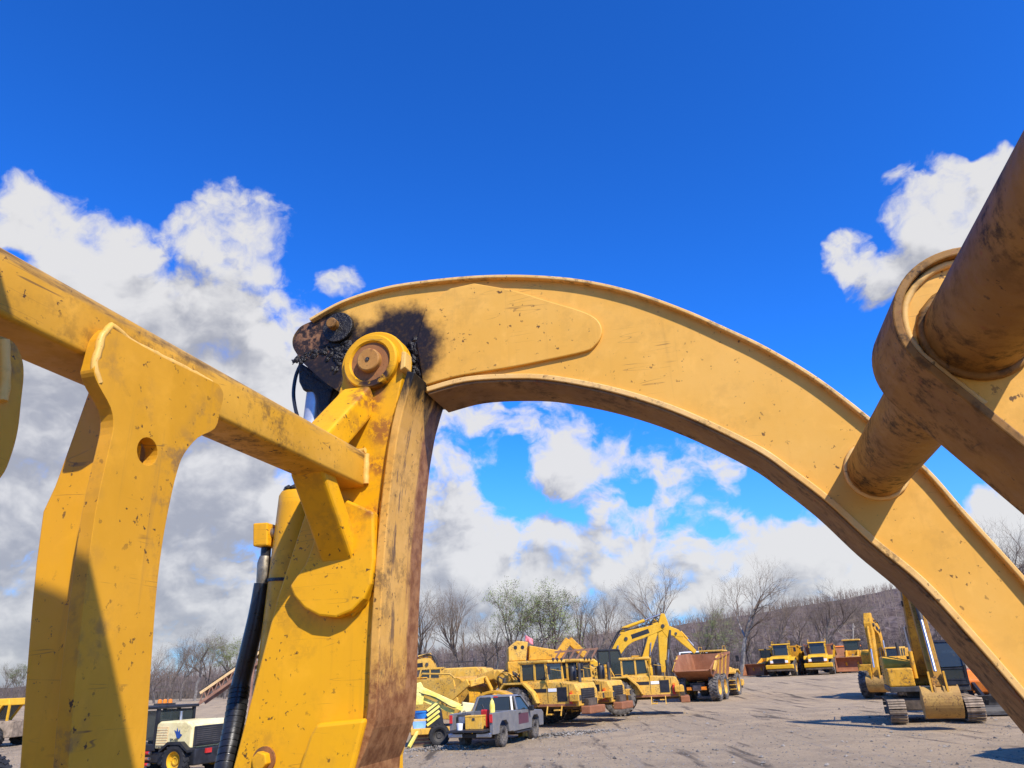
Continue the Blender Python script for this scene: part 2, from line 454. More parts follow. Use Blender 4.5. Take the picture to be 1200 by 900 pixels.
P = t.n('ShaderNodeTexCoord').outputs['Object']
n1 = t.noise(P, .012, 5, .6); n2 = t.noise(t.vscale(P, (1, .35, .3)), .22, 7, .75); n3 = t.noise(P, .05, 4, .6)
col = t.mix(t.smooth(n1, .38, .62), (.105, .080, .070), (.125, .088, .064))
col = t.mix(t.smooth(n2, .42, .66, 0, .8), col, (.17, .135, .13))
col = t.mix(t.smooth(n2, .55, .40, 0, .7), col, (.06, .046, .048))
col = t.mix(t.smooth(n3, .58, .72, 0, .5), col, (.075, .085, .045))
t.set(bs, 'Base Color', col); bs.inputs['Roughness'].default_value = 1; bs.inputs['Specular IOR Level'].default_value = 0
tag(b.build('hill', m), kind='structure')

M_BARK = plain('bark', (.12, .098, .082), .9, .45, scale=3, bump=0)
M_TWIG = plain('twigs', (.15, .112, .080), .9, .4, scale=1.5, bump=0)
M_BARKG = plain('pale_bark', (.21, .185, .155), .9, .35, scale=3, bump=0)
M_LEAF = plain('spring_leaves', (.16, .19, .06), .8, .4, scale=.8, bump=0)
def seg(bb, p0, p1, r0, r1, n=3):
    d = p1 - p0
    a = d.orthogonal().normalized(); c = d.normalized().cross(a); vs = []
    for p, r in ((p0, r0), (p1, r1)):
        for i in range(n):
            th = 2 * math.pi * i / n; vs.append(p + a * (r * math.cos(th)) + c * (r * math.sin(th)))
    bb.add(vs, [(i, (i + 1) % n, n + (i + 1) % n, n + i) for i in range(n)])
def grow(trunk, twig, leaf, r_, p, d, L, rad, depth, maxd, spread_, leafy):
    q = p; steps = 3 if depth < 2 else 2
    for k in range(steps):
        d2 = (d + Vector((r_.gauss(0, .13), r_.gauss(0, .13), r_.gauss(.05, .08)))).normalized()
        e = q + d2 * (L / steps); r1 = rad * (1 - .28 / steps * 1.2)
        seg(trunk if depth < 2 else twig, q, e, rad if depth < 3 else rad * .72, r1 if depth < 3 else r1 * .72, 6 if depth == 0 else (4 if depth < 2 else 3))
        q = e; d = d2; rad = r1
        if depth < maxd and (k > 0 or depth > 0) and r_.random() < .85:
            ax = d.orthogonal().normalized(); ax.rotate(Matrix.Rotation(r_.uniform(0, 6.28), 3, d))
            nd2 = d.copy(); nd2.rotate(Matrix.Rotation(r_.uniform(.4, .95) * spread_, 3, ax))
            grow(trunk, twig, leaf, r_, q, nd2, L * r_.uniform(.5, .74), rad * .62, depth + 1, maxd, spread_, leafy)
    if depth < maxd:
        for k in range(2):
            ax = d.orthogonal().normalized(); ax.rotate(Matrix.Rotation(r_.uniform(0, 6.28), 3, d))
            nd2 = d.copy(); nd2.rotate(Matrix.Rotation(r_.uniform(.2, .6) * spread_, 3, ax))
            grow(trunk, twig, leaf, r_, q, nd2, L * r_.uniform(.6, .82), rad * .72, depth + 1, maxd, spread_, leafy)
    elif leafy:
        for k in range(1):
            c = p + (q - p) * r_.random() + Vector((r_.gauss(0, .18), r_.gauss(0, .18), r_.gauss(0, .18)))
            s = r_.uniform(.05, .12); a = Vector((r_.gauss(0, 1), r_.gauss(0, 1), r_.gauss(0, 1))).normalized(); e2 = a.orthogonal().normalized()
            leaf.add([c - a * s, c + e2 * s * .6, c + a * s, c - e2 * s * .6], [(0, 1, 2, 3)])
TREES = []
for i, (seed, hgt, spr, leafy, mats) in enumerate([(1, 1, 1.0, 0, 0), (2, 1, .8, 0, 0), (3, 1, 1.15, 0, 1), (4, 1, .7, 0, 0), (5, 1, .85, 1, 0), (6, 1, 1.0, 1, 1), (8, 1, .9, 0, 0)]):
    tr, tw, lf = B(), B(), B(); r_ = random.Random(seed * 17)
    grow(tr, tw, lf, r_, Vector((0, 0, -.3)), Vector((0, 0, 1)), 4.4, .27, 0, 6, spr, leafy)
    mt = tr.mesh('trunk'); mt.materials.append(M_BARKG if mats else M_BARK)
    mc = tw.mesh('crown'); mc.materials.append(M_TWIG)
    ml = None
    if leafy: ml = lf.mesh('leaves'); ml.materials.append(M_LEAF)
    top = max(v[2] for v in tw.v)
    TREES.append((mt, mc, ml, top))
def tree(px, Y, h, var, label, rz=None, lean=(0, 0), group=None):
    mt, mc, ml, top = TREES[var]
    p = base(px, Y); k = h / top
    o = thing('bare_tree' if ml is None else 'budding_tree', label, 'tree', (p.x, p.y, p.z), rt.uniform(0, 6.28) if rz is None else rz, group)
    o.rotation_euler = (lean[0], lean[1], o.rotation_euler[2]); o.scale = (k * rt.uniform(.9, 1.15), k * rt.uniform(.9, 1.15), k)
    a = bpy.data.objects.new('trunk', mt); COL.objects.link(a); a.parent = o
    c = bpy.data.objects.new('crown', mc); COL.objects.link(c); c.parent = o
    if ml:
        l = bpy.data.objects.new('leaves', ml); COL.objects.link(l); l.parent = c
    return o
rt = random.Random(21)
GT = 'trees standing along the back of the yard'
for (px, Y, h, var, lab) in [
    (498, 118, 15.6, 0, 'bare grey tree right beside the rusty post edge'), (522, 120, 16.2, 1, 'tall bare tree above the folded excavator boom'),
    (545, 122, 15.6, 3, 'bare tree with dense upright twigs left of the gap in the tree line'), (566, 125, 12.5, 6, 'short bare tree in the gap left of the greening trees'),
    (582, 124, 11.2, 2, 'low pale-trunked tree before the greening trees'), (606, 116, 15, 4, 'leftmost greening tree with pale spring leaves'),
    (628, 118, 15.5, 5, 'middle greening tree, broadest of the budding crowns'), (650, 119, 14, 4, 'right-hand greening tree behind the yellow tractors'),
    (672, 122, 14.6, 1, 'thin bare tree just right of the greening trees'), (694, 120, 15.1, 3, 'slender bare tree above the black excavator cab'),
    (722, 124, 13.4, 6, 'wispy bare tree behind the excavator boom'), (748, 122, 13.4, 0, 'bare tree standing behind the boom cylinder'),
    (790, 105, 15.5, 1, 'tall dark bare tree right of the excavator elbow'), (822, 112, 12.5, 3, 'slim bare tree rising behind the rusty dump body'),
    (838, 108, 9, 5, 'small tree with pale green buds behind the dump body'), (868, 98, 14.5, 2, 'large forked bare tree between dump truck and loader'),
    (880, 104, 9, 0, 'leaning low bare tree beside the large forked tree'), (906, 112, 12.2, 3, 'bare tree directly behind the far dump truck'),
    (936, 114, 11.2, 6, 'thin bare tree between the two far dump trucks'), (962, 110, 12.6, 0, 'spreading bare tree behind the right far dump truck'),
    (985, 116, 11.2, 1, 'bare tree behind the rusty loader bucket'), (1006, 118, 12.2, 2, 'pale-barked bare tree left of the wheeled excavator arm'),
    (1030, 120, 11.7, 3, 'bare tree behind the excavator stick'), (1175, 60, 12, 2, 'bare tree seen above the lowered clamp arm at the right edge'),
    (1225, 62, 12.5, 0, 'bare tree at the far right edge beyond the clamp arm'),
    (186, 95, 7.4, 6, 'bare sapling beside the curved left post'), (200, 100, 8.4, 3, 'bare tree above the black cab of the sweeper'),
    (216, 102, 8.4, 1, 'thin bare tree above the sweeper hood'), (232, 98, 8.9, 2, 'pale-trunked tree above the round yellow hood'),
    (250, 104, 8.6, 0, 'bare tree left of the raised brown boom'), (266, 102, 8.0, 4, 'budding tree behind the raised brown boom'),
    (284, 106, 8.8, 3, 'bare tree just left of the black hydraulic hose'), (302, 104, 8.8, 6, 'bare tree between the hose and the yellow tower'),
    (8, 150, 8, 1, 'dark bare tree at the far left edge'), (24, 152, 7.5, 4, 'dark budding tree beside the left post')]:
    tree(px, Y, h, var, lab, group=GT)

# the wood behind reads as one mass
b = B(); rt2 = random.Random(9)
def simple_tree(x, y, z, h):
    p = Vector((x, y, z)); d = Vector((rt2.gauss(0, .05), rt2.gauss(0, .05), 1)).normalized(); r0 = h * .011
    top = p + d * h; seg(b, p, top, r0, r0 * .25)
    for k in range(16):
        s = rt2.uniform(.25, .97); q = p + d * (h * s); a = rt2.uniform(0, 6.28); L = h * .30 * (1.15 - s) + .5
        e = q + Vector((math.cos(a) * L * .75, math.sin(a) * L * .75, L * .9)); seg(b, q, e, r0 * .45, r0 * .12)
        for j in range(3):
            f = q + (e - q) * rt2.uniform(.3, 1); a2 = a + rt2.gauss(0, .8); l2 = L * rt2.uniform(.3, .6)
            seg(b, f, f + Vector((math.cos(a2) * l2 * .6, math.sin(a2) * l2 * .6, l2 * .85)), r0 * .2, r0 * .08)
for k in range(650):
    px = rt2.uniform(-60, 1300); Y = rt2.uniform(128, 235)
    p = base(px, Y); h = rt2.uniform(4, 6.6)
    if px < 420: h *= .62
    simple_tree(p.x, p.y, p.z, h)
for k in range(2600):      # brush at the foot of the wood
    px = rt2.uniform(-60, 1300); Y = rt2.uniform(118, 150); p = base(px, Y); h = rt2.uniform(1.0, 3.4)
    for j in range(3):
        a = rt2.uniform(0, 6.28); seg(b, p, p + Vector((math.cos(a) * h * .3, math.sin(a) * h * .3, h)), .035, .01)
tag(b.build('woodland', M_TWIG), 'leafless brown wood massed behind the yard', 'woods', kind='stuff')

# single trunks catching light all over the far slope
b = B(); rt3 = random.Random(31)
for k in range(7000):
    a = rt3.uniform(-32, 44); q = rt3.random() ** .8; d = 300 + 900 * q
    prof = math.sin(min(((d - 260) / 1000) ** .8 / .86, 1) * math.pi / 2) ** 1.5
    x, y = d * math.sin(R(a)), d * math.cos(R(a)); z = ridge(a) * prof
    h = rt3.uniform(7, 12); w_ = rt3.uniform(.12, .32); l_ = rt3.gauss(0, .6)
    b.add([(x - w_, y, z), (x + w_, y, z), (x + l_, y, z + h), (x, y + w_ * 2, z), (x, y + w_ * 2, z)], [(0, 1, 2), (1, 3, 2), (3, 0, 2)])
    for j in range(3):
        f_ = rt3.uniform(.35, .8); c_ = Vector((x + l_ * f_, y, z + h * f_)); sg = rt3.choice((-1, 1)); e_ = c_ + Vector((sg * rt3.uniform(1, 2.4), 0, rt3.uniform(1.5, 3.2)))
        b.add([c_ - Vector((.12, 0, 0)), c_ + Vector((.12, 0, 0)), e_], [(0, 1, 2)])
tag(b.build('hillside_trees', plain('hillside_bark', (.17, .128, .102), .9, .4, scale=.05, bump=0)), 'bare trees covering the far hillside', 'woods', kind='stuff')

# ================================================================== the log grapple in the foreground
AZ = R(15.1)
GD = Vector((math.sin(AZ), math.cos(AZ), 0)); GF = Vector((math.cos(AZ), -math.sin(AZ), 0))
OFF = (-1.35, 1.5, -.86)                      # base of the grapple in its own axes (u forward, v across, z up)
def onv(px, py, v):
    d = ray(px, py); k = v / d.dot(GD); p = d * k; return (p.dot(GF), p.z + CAM_H)
def onu(px, py, u):
    d = ray(px, py); k = u / d.dot(GF); p = d * k; return (p.dot(GD), p.z + CAM_H)
V1, TH, VT = 2.5, .22, 2.40
VC = 1.43                                   # mid plane of the grapple: the near side mirrors the far side
gl = GF * OFF[0] + GD * OFF[1]
grapple = thing('log_grapple', 'huge worn yellow log grapple arching across the whole foreground', 'grapple', (gl.x, gl.y, OFF[2]), -AZ)

def mask_ring(t, P, cu, cz, r0, r1, nscale=9, amp=.10):
    """1 inside radius r0 round (u,z), fading to 0 at r1, ragged"""
    s_ = t.n('ShaderNodeSeparateXYZ'); t.set(s_, 0, P)
    du = t.math('SUBTRACT', s_.outputs[0], cu - OFF[0]); dz = t.math('SUBTRACT', s_.outputs[2], cz - OFF[2])
    ds = t.math('SQRT', t.math('ADD', t.math('MULTIPLY', du, du), t.math('MULTIPLY', dz, dz)))
    ds = t.math('ADD', ds, t.math('MULTIPLY', t.math('SUBTRACT', t.noise(P, nscale, 6, .65), .5), amp * 2))
    return t.smooth(ds, r1, r0)
PIN = onv(437, 425, V1); NOSE = onv(395, 384, V1)
def arm_extra(t, P, col, rg):
    mk = mask_ring(t, P, PIN[0] + .085, PIN[1] + .02, .165, .255)
    nb = onv(378, 412, V1); mk2 = mask_ring(t, P, nb[0], nb[1], .15, .22)
    mk = t.math('MAXIMUM', mk, mk2)
    g1 = t.noise(P, 30, 6, .7)
    col = t.mix(t.math('MULTIPLY', mk, t.smooth(g1, .2, .55, .90, 1.0)), col, t.mix(t.smooth(g1, .5, .75), (.012, .009, .008), (.05, .03, .018)))
    # paint rubbed back to brown near the nose
    mk3 = t.math('MULTIPLY', mask_ring(t, P, NOSE[0] - .10, NOSE[1] - .03, .05, .13), t.smooth(g1, .45, .6))
    col = t.mix(mk3, col, (.25, .12, .05))
    return col, t.math('SUBTRACT', rg, t.math('MULTIPLY', mk, .12))
def tower_extra(t, P, col, rg):
    g1 = t.noise(P, 26, 7, .72)
    c_ = onv(441, 438, VT); mk = t.math('MULTIPLY', mask_ring(t, P, c_[0], c_[1], .055, .098, 14, .03), t.smooth(g1, .36, .52))
    col = t.mix(mk, col, (.035, .018, .010))
    for (x_, y_, r0, r1) in ((446, 505, .02, .085), (436, 470, .02, .07), (443, 545, .01, .06), (437, 600, .005, .05)):
        c_ = onv(x_, y_, VT); mk = t.math('MULTIPLY', mask_ring(t, P, c_[0], c_[1], r0, r1, 18, .04), t.smooth(g1, .40, .55, 0, .85)); col = t.mix(mk, col, (.24, .085, .025))
    return col, rg
def beam_extra(t, P, col, rg):
    s_ = t.n('ShaderNodeSeparateXYZ'); t.set(s_, 0, P)
    nn = t.noise(t.vscale(P, (12, 2.4, 22)), 1, 8, .75)
    top = t.smooth(t.math('ADD', s_.outputs[2], t.math('MULTIPLY', t.math('SUBTRACT', nn, .5), .16)), 2.352 - OFF[2], 2.385 - OFF[2])
    col = t.mix(t.math('MULTIPLY', top, .8), col, t.mix(t.smooth(nn, .4, .62), (.40, .26, .11), (.06, .035, .02)))
    return col, rg
M_ARM = paint('faded_yellow_paint', (.67, .345, .050), (.705, .380, .072), dirt=.12, specks=.9, streak=.12, rough=.5, extra=arm_extra, scratch=.5)
M_ARM2 = paint('faded_yellow_edges', (.70, .40, .11), (.74, .47, .17), dirt=.7, specks=.8, streak=.1, rust=.3, rough=.55, scale=1.5)
M_SOFF = paint('worn_shaded_underside', (.30, .165, .055), (.19, .10, .04), dirt=.9, specks=.8, streak=.0, rust=.5, rough=.65, scale=1.6, dirt_col=(.035, .022, .013))  # shade under the arm put into a darker colour, besides its dirt
M_TOW = paint('deep_yellow_paint', (.72, .352, .006), (.68, .328, .008), dirt=.26, specks=.95, streak=.10, rough=.38, rust=.12, extra=tower_extra, scratch=.5)
M_POST = paint('ochre_yellow_paint', (.53, .252, .010), (.60, .292, .018), dirt=.75, specks=1.0, streak=.30, rough=.42, rust=.14, dirt_col=(.13, .085, .05), scratch=.8)
M_BEAM = paint('ochre_beam_paint', (.52, .258, .016), (.59, .305, .032), dirt=.65, specks=.95, streak=.0, rough=.45, rust=.25, scale=1.2, dirt_col=(.07, .04, .02), extra=beam_extra, scratch=.7)
M_TUBE = paint('worn_shaded_tube_paint', (.34, .17, .034), (.22, .105, .025), dirt=1.0, specks=.9, streak=0, rust=.45, rough=.55, scale=1.7, dirt_col=(.018, .010, .006), scratch=.8)  # shade on tube and tine rim put into the base colour, besides dirt
M_RUSTY = paint('rusty_steel', (.22, .085, .03), (.30, .13, .045), dirt=.7, specks=.6, streak=.3, rough=.75, scale=2, bump=.5)
M_PIN = paint('rust_worn_pin', (.36, .16, .035), (.46, .24, .06), dirt=.9, specks=.9, streak=0, rust=.5, rough=.6, scale=2.2, dirt_col=(.05, .025, .012))
M_GREASE = plain('black_grease', (.013, .010, .008), .38, .4, scale=40, bump=1.0, bdist=.012)
M_CHROME = plain('chrome_rod', (.52, .52, .53), .35, .2, metal=.45, bump=0)
M_HOSE = plain('black_hose_cover', (.016, .016, .018), .32, .3, scale=30, bump=.3, bdist=.003)
M_FIT = plain('hydraulic_fitting', (.23, .20, .15), .45, .3, metal=.6, scale=30)
M_WELD = paint('painted_weld', (.66, .38, .07), (.72, .44, .12), dirt=.3, specks=.5, streak=0, rough=.4, scale=3)
def front_extra(t, P, col, rg):
    s_ = t.n('ShaderNodeSeparateXYZ'); t.set(s_, 0, P)
    nv = t.noise(t.vscale(P, (14, 14, 2.2)), 1, 8, .75); nf = t.noise(P, 22, 9, .75)
    edge = t.smooth(t.math('ADD', s_.outputs[1], t.math('MULTIPLY', t.math('SUBTRACT', nv, .5), .22)), 2.555 - OFF[1], 2.605 - OFF[1])
    low = t.smooth(t.math('ADD', s_.outputs[2], t.math('MULTIPLY', t.math('SUBTRACT', nf, .5), .5)), 1.72 - OFF[2], 1.52 - OFF[2])
    scr = t.smooth(nv, .555, .62, 0, .85)
    rc = t.mix(t.smooth(nf, .35, .65), (.17, .06, .018), (.34, .16, .06))
    col = t.mix(scr, col, (.13, .075, .04))
    col = t.mix(t.math('MAXIMUM', edge, low, clamp=True), col, rc)
    drip = t.math('MULTIPLY', t.smooth(t.math('ADD', s_.outputs[2], t.math('MULTIPLY', nv, .5)), 2.76 - OFF[2], 2.92 - OFF[2]), 1.0)
    col = t.mix(drip, col, (.012, .010, .008))
    return col, t.math('ADD', rg, t.math('MULTIPLY', low, .2))
M_FRONT = paint('scraped_front_paint', (.60, .31, .055), (.66, .37, .095), dirt=.75, specks=.9, streak=.15, rough=.5, extra=front_extra)

def hole_plate(outline, holes, axis, a, b_):
    """plate with round holes, outline and holes in the plane, thickness a..b"""
    bm = bmesh.new(); edges = []
    mk = {'y': lambda p, c: (p[0], c, p[1]), 'x': lambda p, c: (c, p[0], p[1])}[axis]
    for loop in [outline] + holes:
        vs = [bm.verts.new(mk(p, a)) for p in loop]
        edges += [bm.edges.new((vs[i], vs[(i + 1) % len(vs)])) for i in range(len(vs))]
    res = bmesh.ops.triangle_fill(bm, use_beauty=True, use_dissolve=False, edges=edges)
    fs = [f for f in res['geom'] if isinstance(f, bmesh.types.BMFace)]
    ex = bmesh.ops.extrude_face_region(bm, geom=fs)
    dv = Vector(mk((0, 0), b_)) - Vector(mk((0, 0), a))
    bmesh.ops.translate(bm, verts=[e for e in ex['geom'] if isinstance(e, bmesh.types.BMVert)], vec=dv)
    bmesh.ops.recalc_face_normals(bm, faces=bm.faces)
    bb = B(); bm.verts.ensure_lookup_table(); bm.verts.index_update()
    bb.v = [tuple(v.co) for v in bm.verts]; bb.f = [tuple(v.index for v in f.verts) for f in bm.faces]; bm.free()
    return bb
def circle(c, r, n=20, a0=0.0, a1=2 * math.pi, closed=True):
    k = n if closed else n + 1
    return [(c[0] + r * math.cos(a0 + (a1 - a0) * i / n), c[1] + r * math.sin(a0 + (a1 - a0) * i / n)) for i in range(k)]
rwd = random.Random(4)
def weld(path, r=.009, parent=None, mat=None):
    P_ = [Vector(p) for p in path]; out = []; rs_ = []
    L = sum((P_[i + 1] - P_[i]).length for i in range(len(P_) - 1)); n = max(6, int(L / .012))
    cum = [0]
    for i in range(len(P_) - 1): cum.append(cum[-1] + (P_[i + 1] - P_[i]).length)
    for k in range(n + 1):
        s_ = L * k / n; i = 0
        while i < len(P_) - 2 and cum[i + 1] < s_: i += 1
        f_ = (s_ - cum[i]) / max(1e-6, cum[i + 1] - cum[i])
        p = P_[i].lerp(P_[i + 1], f_)
        out.append(p + Vector((rwd.gauss(0, 1), rwd.gauss(0, 1), rwd.gauss(0, 1))) * r * .06); rs_.append(r * rwd.uniform(.88, 1.1))
    o = B().tube(out, r, 7, rs_).build('weld_bead', mat or M_WELD, parent, smooth=True, off=OFF, ang=80)
    return o

# ---- clamp arm: curved box arm with top and bottom flanges
vf = V1 - .024
top_px = [(362, 373), (400, 352), (450, 336), (500, 328), (560, 322.5), (620, 322), (680, 327), (740, 340), (800, 361), (850, 383), (900, 407), (960, 443), (1025, 493), (1087, 548), (1133, 600), (1200, 674), (1262, 748), (1315, 815)]
TOPC = smooth_curve([onv(x, y, vf) for x, y in top_px], 5)
bot_px = [(500, 458), (545, 446), (600, 442.5), (650, 445), (725, 460), (800, 485), (882, 524), (925, 553), (972, 589), (1022, 635), (1080, 683), (1140, 748), (1200, 817), (1262, 890), (1310, 950)]
BOTC = smooth_curve([onv(x, y, V1 - .010) for x, y in bot_px], 5)
def shift(c, du=0, dz=0): return [(p[0] + du, p[1] + dz) for p in c]
TOPI = offset_curve(TOPC, .013)
def clamp_arm(mv, first):
    # the near arm is a shorter one that ends above the camera's stand
    TOPC_ = TOPC if first else [p_ for p_ in TOPC if p_[0] < .05]; TOPI_ = TOPI[:len(TOPC_)]; BOTC_ = BOTC if first else [p_ for p_ in BOTC if p_[0] < -.05]
    nose = smooth_curve([onv(x, y, V1) for x, y in [(364, 377), (352, 383), (344, 394), (343, 405), (348, 415), (358, 428), (396, 458), (440, 470), (500, 458)]], 5)
    web = TOPI_[1:] + [BOTC_[-1]] + list(reversed(BOTC_))[1:] + list(reversed(nose))[1:]
    arm = B().prism(web, 'y', mv(V1), mv(V1 + TH)).build('clamp_arm', M_ARM, grapple, off=OFF)
    B().strip(TOPC_, TOPI_, mv(V1 - .024), mv(V1 + TH + .024)).build('top_flange', M_ARM2, arm, bevel=.003, off=OFF)
    B().strip(offset_curve(BOTC_, -.016), offset_curve(BOTC_, .004), mv(V1 - .012), mv(V1 + TH + .012)).build('bottom_flange', M_ARM2, arm, bevel=.003, off=OFF)
    B().strip(offset_curve(BOTC_, .0045), offset_curve(BOTC_, .016), mv(V1 - .004), mv(V1 + TH + .004)).build('underside_shade_plate', M_SOFF, arm, bevel=.004, off=OFF)  # added plate whose dark colour carries the shade under the arm
    # reinforcing doubler over the pivot
    dp = smooth_curve([onv(x, y, V1 - .012) for x, y in [(556, 332), (600, 340), (640, 352), (680, 364), (698, 373), (705, 384), (704, 395), (697, 405), (685, 412), (640, 422), (600, 430), (540, 440), (512, 447)]], 4)
    lf = [onv(x, y, V1 - .012) for x, y in [(496, 452), (488, 400), (500, 356), (528, 338)]]
    B().prism(dp + lf, 'y', mv(V1 - .014), mv(V1 + .002)).build('doubler_plate', M_ARM, arm, bevel=.004, off=OFF)
    # rod-end pin at the nose
    bb = B().cyl((NOSE[0], mv(V1 - .055), NOSE[1]), (NOSE[0], mv(V1 + TH + .05), NOSE[1]), .023, n=18)
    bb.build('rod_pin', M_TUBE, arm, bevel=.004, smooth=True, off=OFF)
    B().cyl((NOSE[0] + .012, mv(V1 - .022), NOSE[1] - .008), (NOSE[0] + .012, mv(V1 + .004), NOSE[1] - .008), .068, n=24).build('pin_boss', M_GREASE, arm, bevel=.004, smooth=True, off=OFF)
    # blobs of grease squeezed out round the pivot
    rg_ = random.Random(8); bb = B()
    def smear(c, s_):
        vs = []; n_ = 9; st_ = rg_.uniform(.8, 2.2); an = rg_.uniform(0, 3.14)
        for (rr, hh) in ((1.0, 0), (.8, .28), (.35, .5)):
            for k_ in range(n_):
                th = 6.283 * k_ / n_; q_ = rr * s_ * rg_.uniform(.65, 1.3); x_, z_ = q_ * math.cos(th) * st_, q_ * math.sin(th) / st_ ** .5
                vs.append((c.x + x_ * math.cos(an) - z_ * math.sin(an), mv(c.y - hh * s_ * rg_.uniform(.6, 1.3)), c.z + x_ * math.sin(an) + z_ * math.cos(an)))
        vs.append((c.x, mv(c.y - .55 * s_), c.z))
        fs = [(r_ * n_ + k_, r_ * n_ + (k_ + 1) % n_, (r_ + 1) * n_ + (k_ + 1) % n_, (r_ + 1) * n_ + k_) for r_ in (0, 1) for k_ in range(n_)] + [(2 * n_ + k_, 2 * n_ + (k_ + 1) % n_, 3 * n_) for k_ in range(n_)]
        bb.add(vs, fs)
    for k in range(130):
        a = rg_.uniform(-1.25, .62); rr = rg_.uniform(.125, .185) + (rg_.random() < .15) * .05
        smear(Vector((PIN[0] + .05 + rr * math.cos(a), V1 - .001, PIN[1] - .02 + rr * math.sin(a))), rg_.uniform(.005, .017))
    for k in range(60):
        smear(Vector((NOSE[0] + rg_.gauss(.01, .028), V1 - .001, NOSE[1] - .10 + rg_.gauss(0, .04))), rg_.uniform(.005, .015))
    for k in range(50):
        f_ = rg_.random(); smear(Vector((NOSE[0] - .20 + .22 * f_, V1 - .001, NOSE[1] - .13 + .07 * f_ + rg_.gauss(0, .008))), rg_.uniform(.004, .012))
    tag(bb.build('grease_lumps', M_GREASE, arm, smooth=True, off=OFF, ang=180), kind='stuff')
    return arm
clamp_arm(lambda v: v, True)
clamp_arm(lambda v: 2 * VC - v, False)

# ---- tower carrying the pivot
TC = onv(437, 426, VT); TR = .136
def tower(mv, first):
    left = [onv(x, y, VT) for x, y in [(391, 478), (362, 588), (325, 700), (273, 900)]]
    lx = left[-1]; left.append((lx[0] - .20, .30)); left.append((lx[0] - .22, -.8))
    right = [onv(x, y, VT) for x, y in [(455, 526), (443, 600), (436, 720), (431, 828), (413, 900)]]
    rx = right[-1]; right += [(rx[0] + .02, .6), (rx[0] + .35, -.3), (rx[0] + .9, -.8)]
    arc = circle(TC, TR, 22, R(200), R(-8), closed=False)
    outline = left[::-1] + arc + right
    tw = B().prism(outline, 'y', mv(VT), mv(VT + .07)).build('tower', M_TOW, grapple, bevel=.006, off=OFF)
    B().prism(outline, 'y', mv(V1 + TH + .03), mv(V1 + TH + .08)).build('rear_plate', M_TOW, tw, bevel=.006, off=OFF)
    # boss collar and pin
    bb = B().lathe([(.112, 0), (.112, -.022), (.106, -.030), (.086, -.030), (.080, -.022), (.080, 0)], (TC[0], 0, TC[1]), n=36)
    bb.v = [(a, mv(VT + h), c) for a, h, c in bb.v]
    bb.build('boss_collar', M_TOW, tw, smooth=True, off=OFF)
    bb = B().cyl((TC[0], mv(VT - .046), TC[1]), (TC[0], mv(V1 + TH + .1), TC[1]), .047, n=28)
    bb.build('pivot_pin', M_PIN, tw, bevel=.006, smooth=True, off=OFF)
    B().cyl((TC[0], mv(VT - .020), TC[1]), (TC[0], mv(VT - .002), TC[1]), .090, n=32).build('greasy_recess', M_RUSTY, tw, smooth=True, off=OFF)
    B().cyl((TC[0], mv(VT - .050), TC[1]), (TC[0], mv(VT - .044), TC[1]), .008, n=10).build('grease_nipple', M_GREASE, tw, off=OFF)
    # front wear plate, proud of the side plates
    fp = smooth_curve([onv(x, y, VT - .03) for x, y in [(486, 436), (468, 500), (455, 600), (446, 720), (441, 830), (432, 868), (419, 900)]], 4)
    fx = fp[-1]; fp += [(fx[0] - .02, 1.05), (fx[0] + .05, .6), (fx[0] + .35, -.3), (fx[0] + .95, -.78)]
    B().strip(fp, offset_curve(fp, .032), mv(VT - .03), mv(2.70)).build('front_plate', M_FRONT, tw, bevel=.004, off=OFF)
    ins = offset_curve(fp, .032)
    weld([(p[0] - .004, mv(VT - .004), p[1]) for p in ins[2:-3]], .011, tw, M_TOW)
    # keeper bar beside the boss
    kb = [onv(x, y, VT - .01) for x, y in [(473, 414), (478, 414), (477, 432), (471, 436)]]
    B().prism(kb, 'y', mv(VT - .03), mv(VT + .03)).build('keeper_bar', M_WELD, tw, bevel=.004, off=OFF)
    # thick round doubler below the cross beam
    dp = [onv(x, y, VT - .04) for x, y in [(340, 687), (345, 699), (357, 713), (374, 722), (394, 724), (413, 716), (427, 702), (435, 684), (439, 655), (438, 600), (405, 585), (378, 600), (366, 640), (358, 661)]]
    B().prism(dp, 'y', mv(VT - .045), mv(VT + .002)).build('round_doubler', M_TOW, tw, bevel=.008, off=OFF)
    weld([(p[0], mv(VT - .006), p[1]) for p in [onv(x, y, VT) for x, y in [(413, 720), (428, 706), (438, 685), (442, 660)]]], .012, tw, M_TOW)
    # boxed pad and bolt low on the side
    pd = [onv(x, y, VT - .05) for x, y in [(362, 862), (370, 848), (428, 842), (412, 905), (395, 960), (330, 960)]]
    B().prism(pd, 'y', mv(VT - .05), mv(VT + .002)).build('boxed_pad', M_TOW, tw, bevel=.012, off=OFF)
    bc = onv(304, 892, VT - .03)
    B().cyl((bc[0], mv(VT - .035), bc[1]), (bc[0], mv(VT), bc[1]), .030, n=6).build('bolt', M_TOW, tw, bevel=.004, off=OFF)
    B().cyl((bc[0], mv(VT - .008), bc[1]), (bc[0], mv(VT), bc[1]), .042, n=20).build('bolt_washer', M_RUSTY, tw, smooth=True, off=OFF)
    return tw
tower(lambda v: v, True)
tower(lambda v: 2 * VC - v, False)

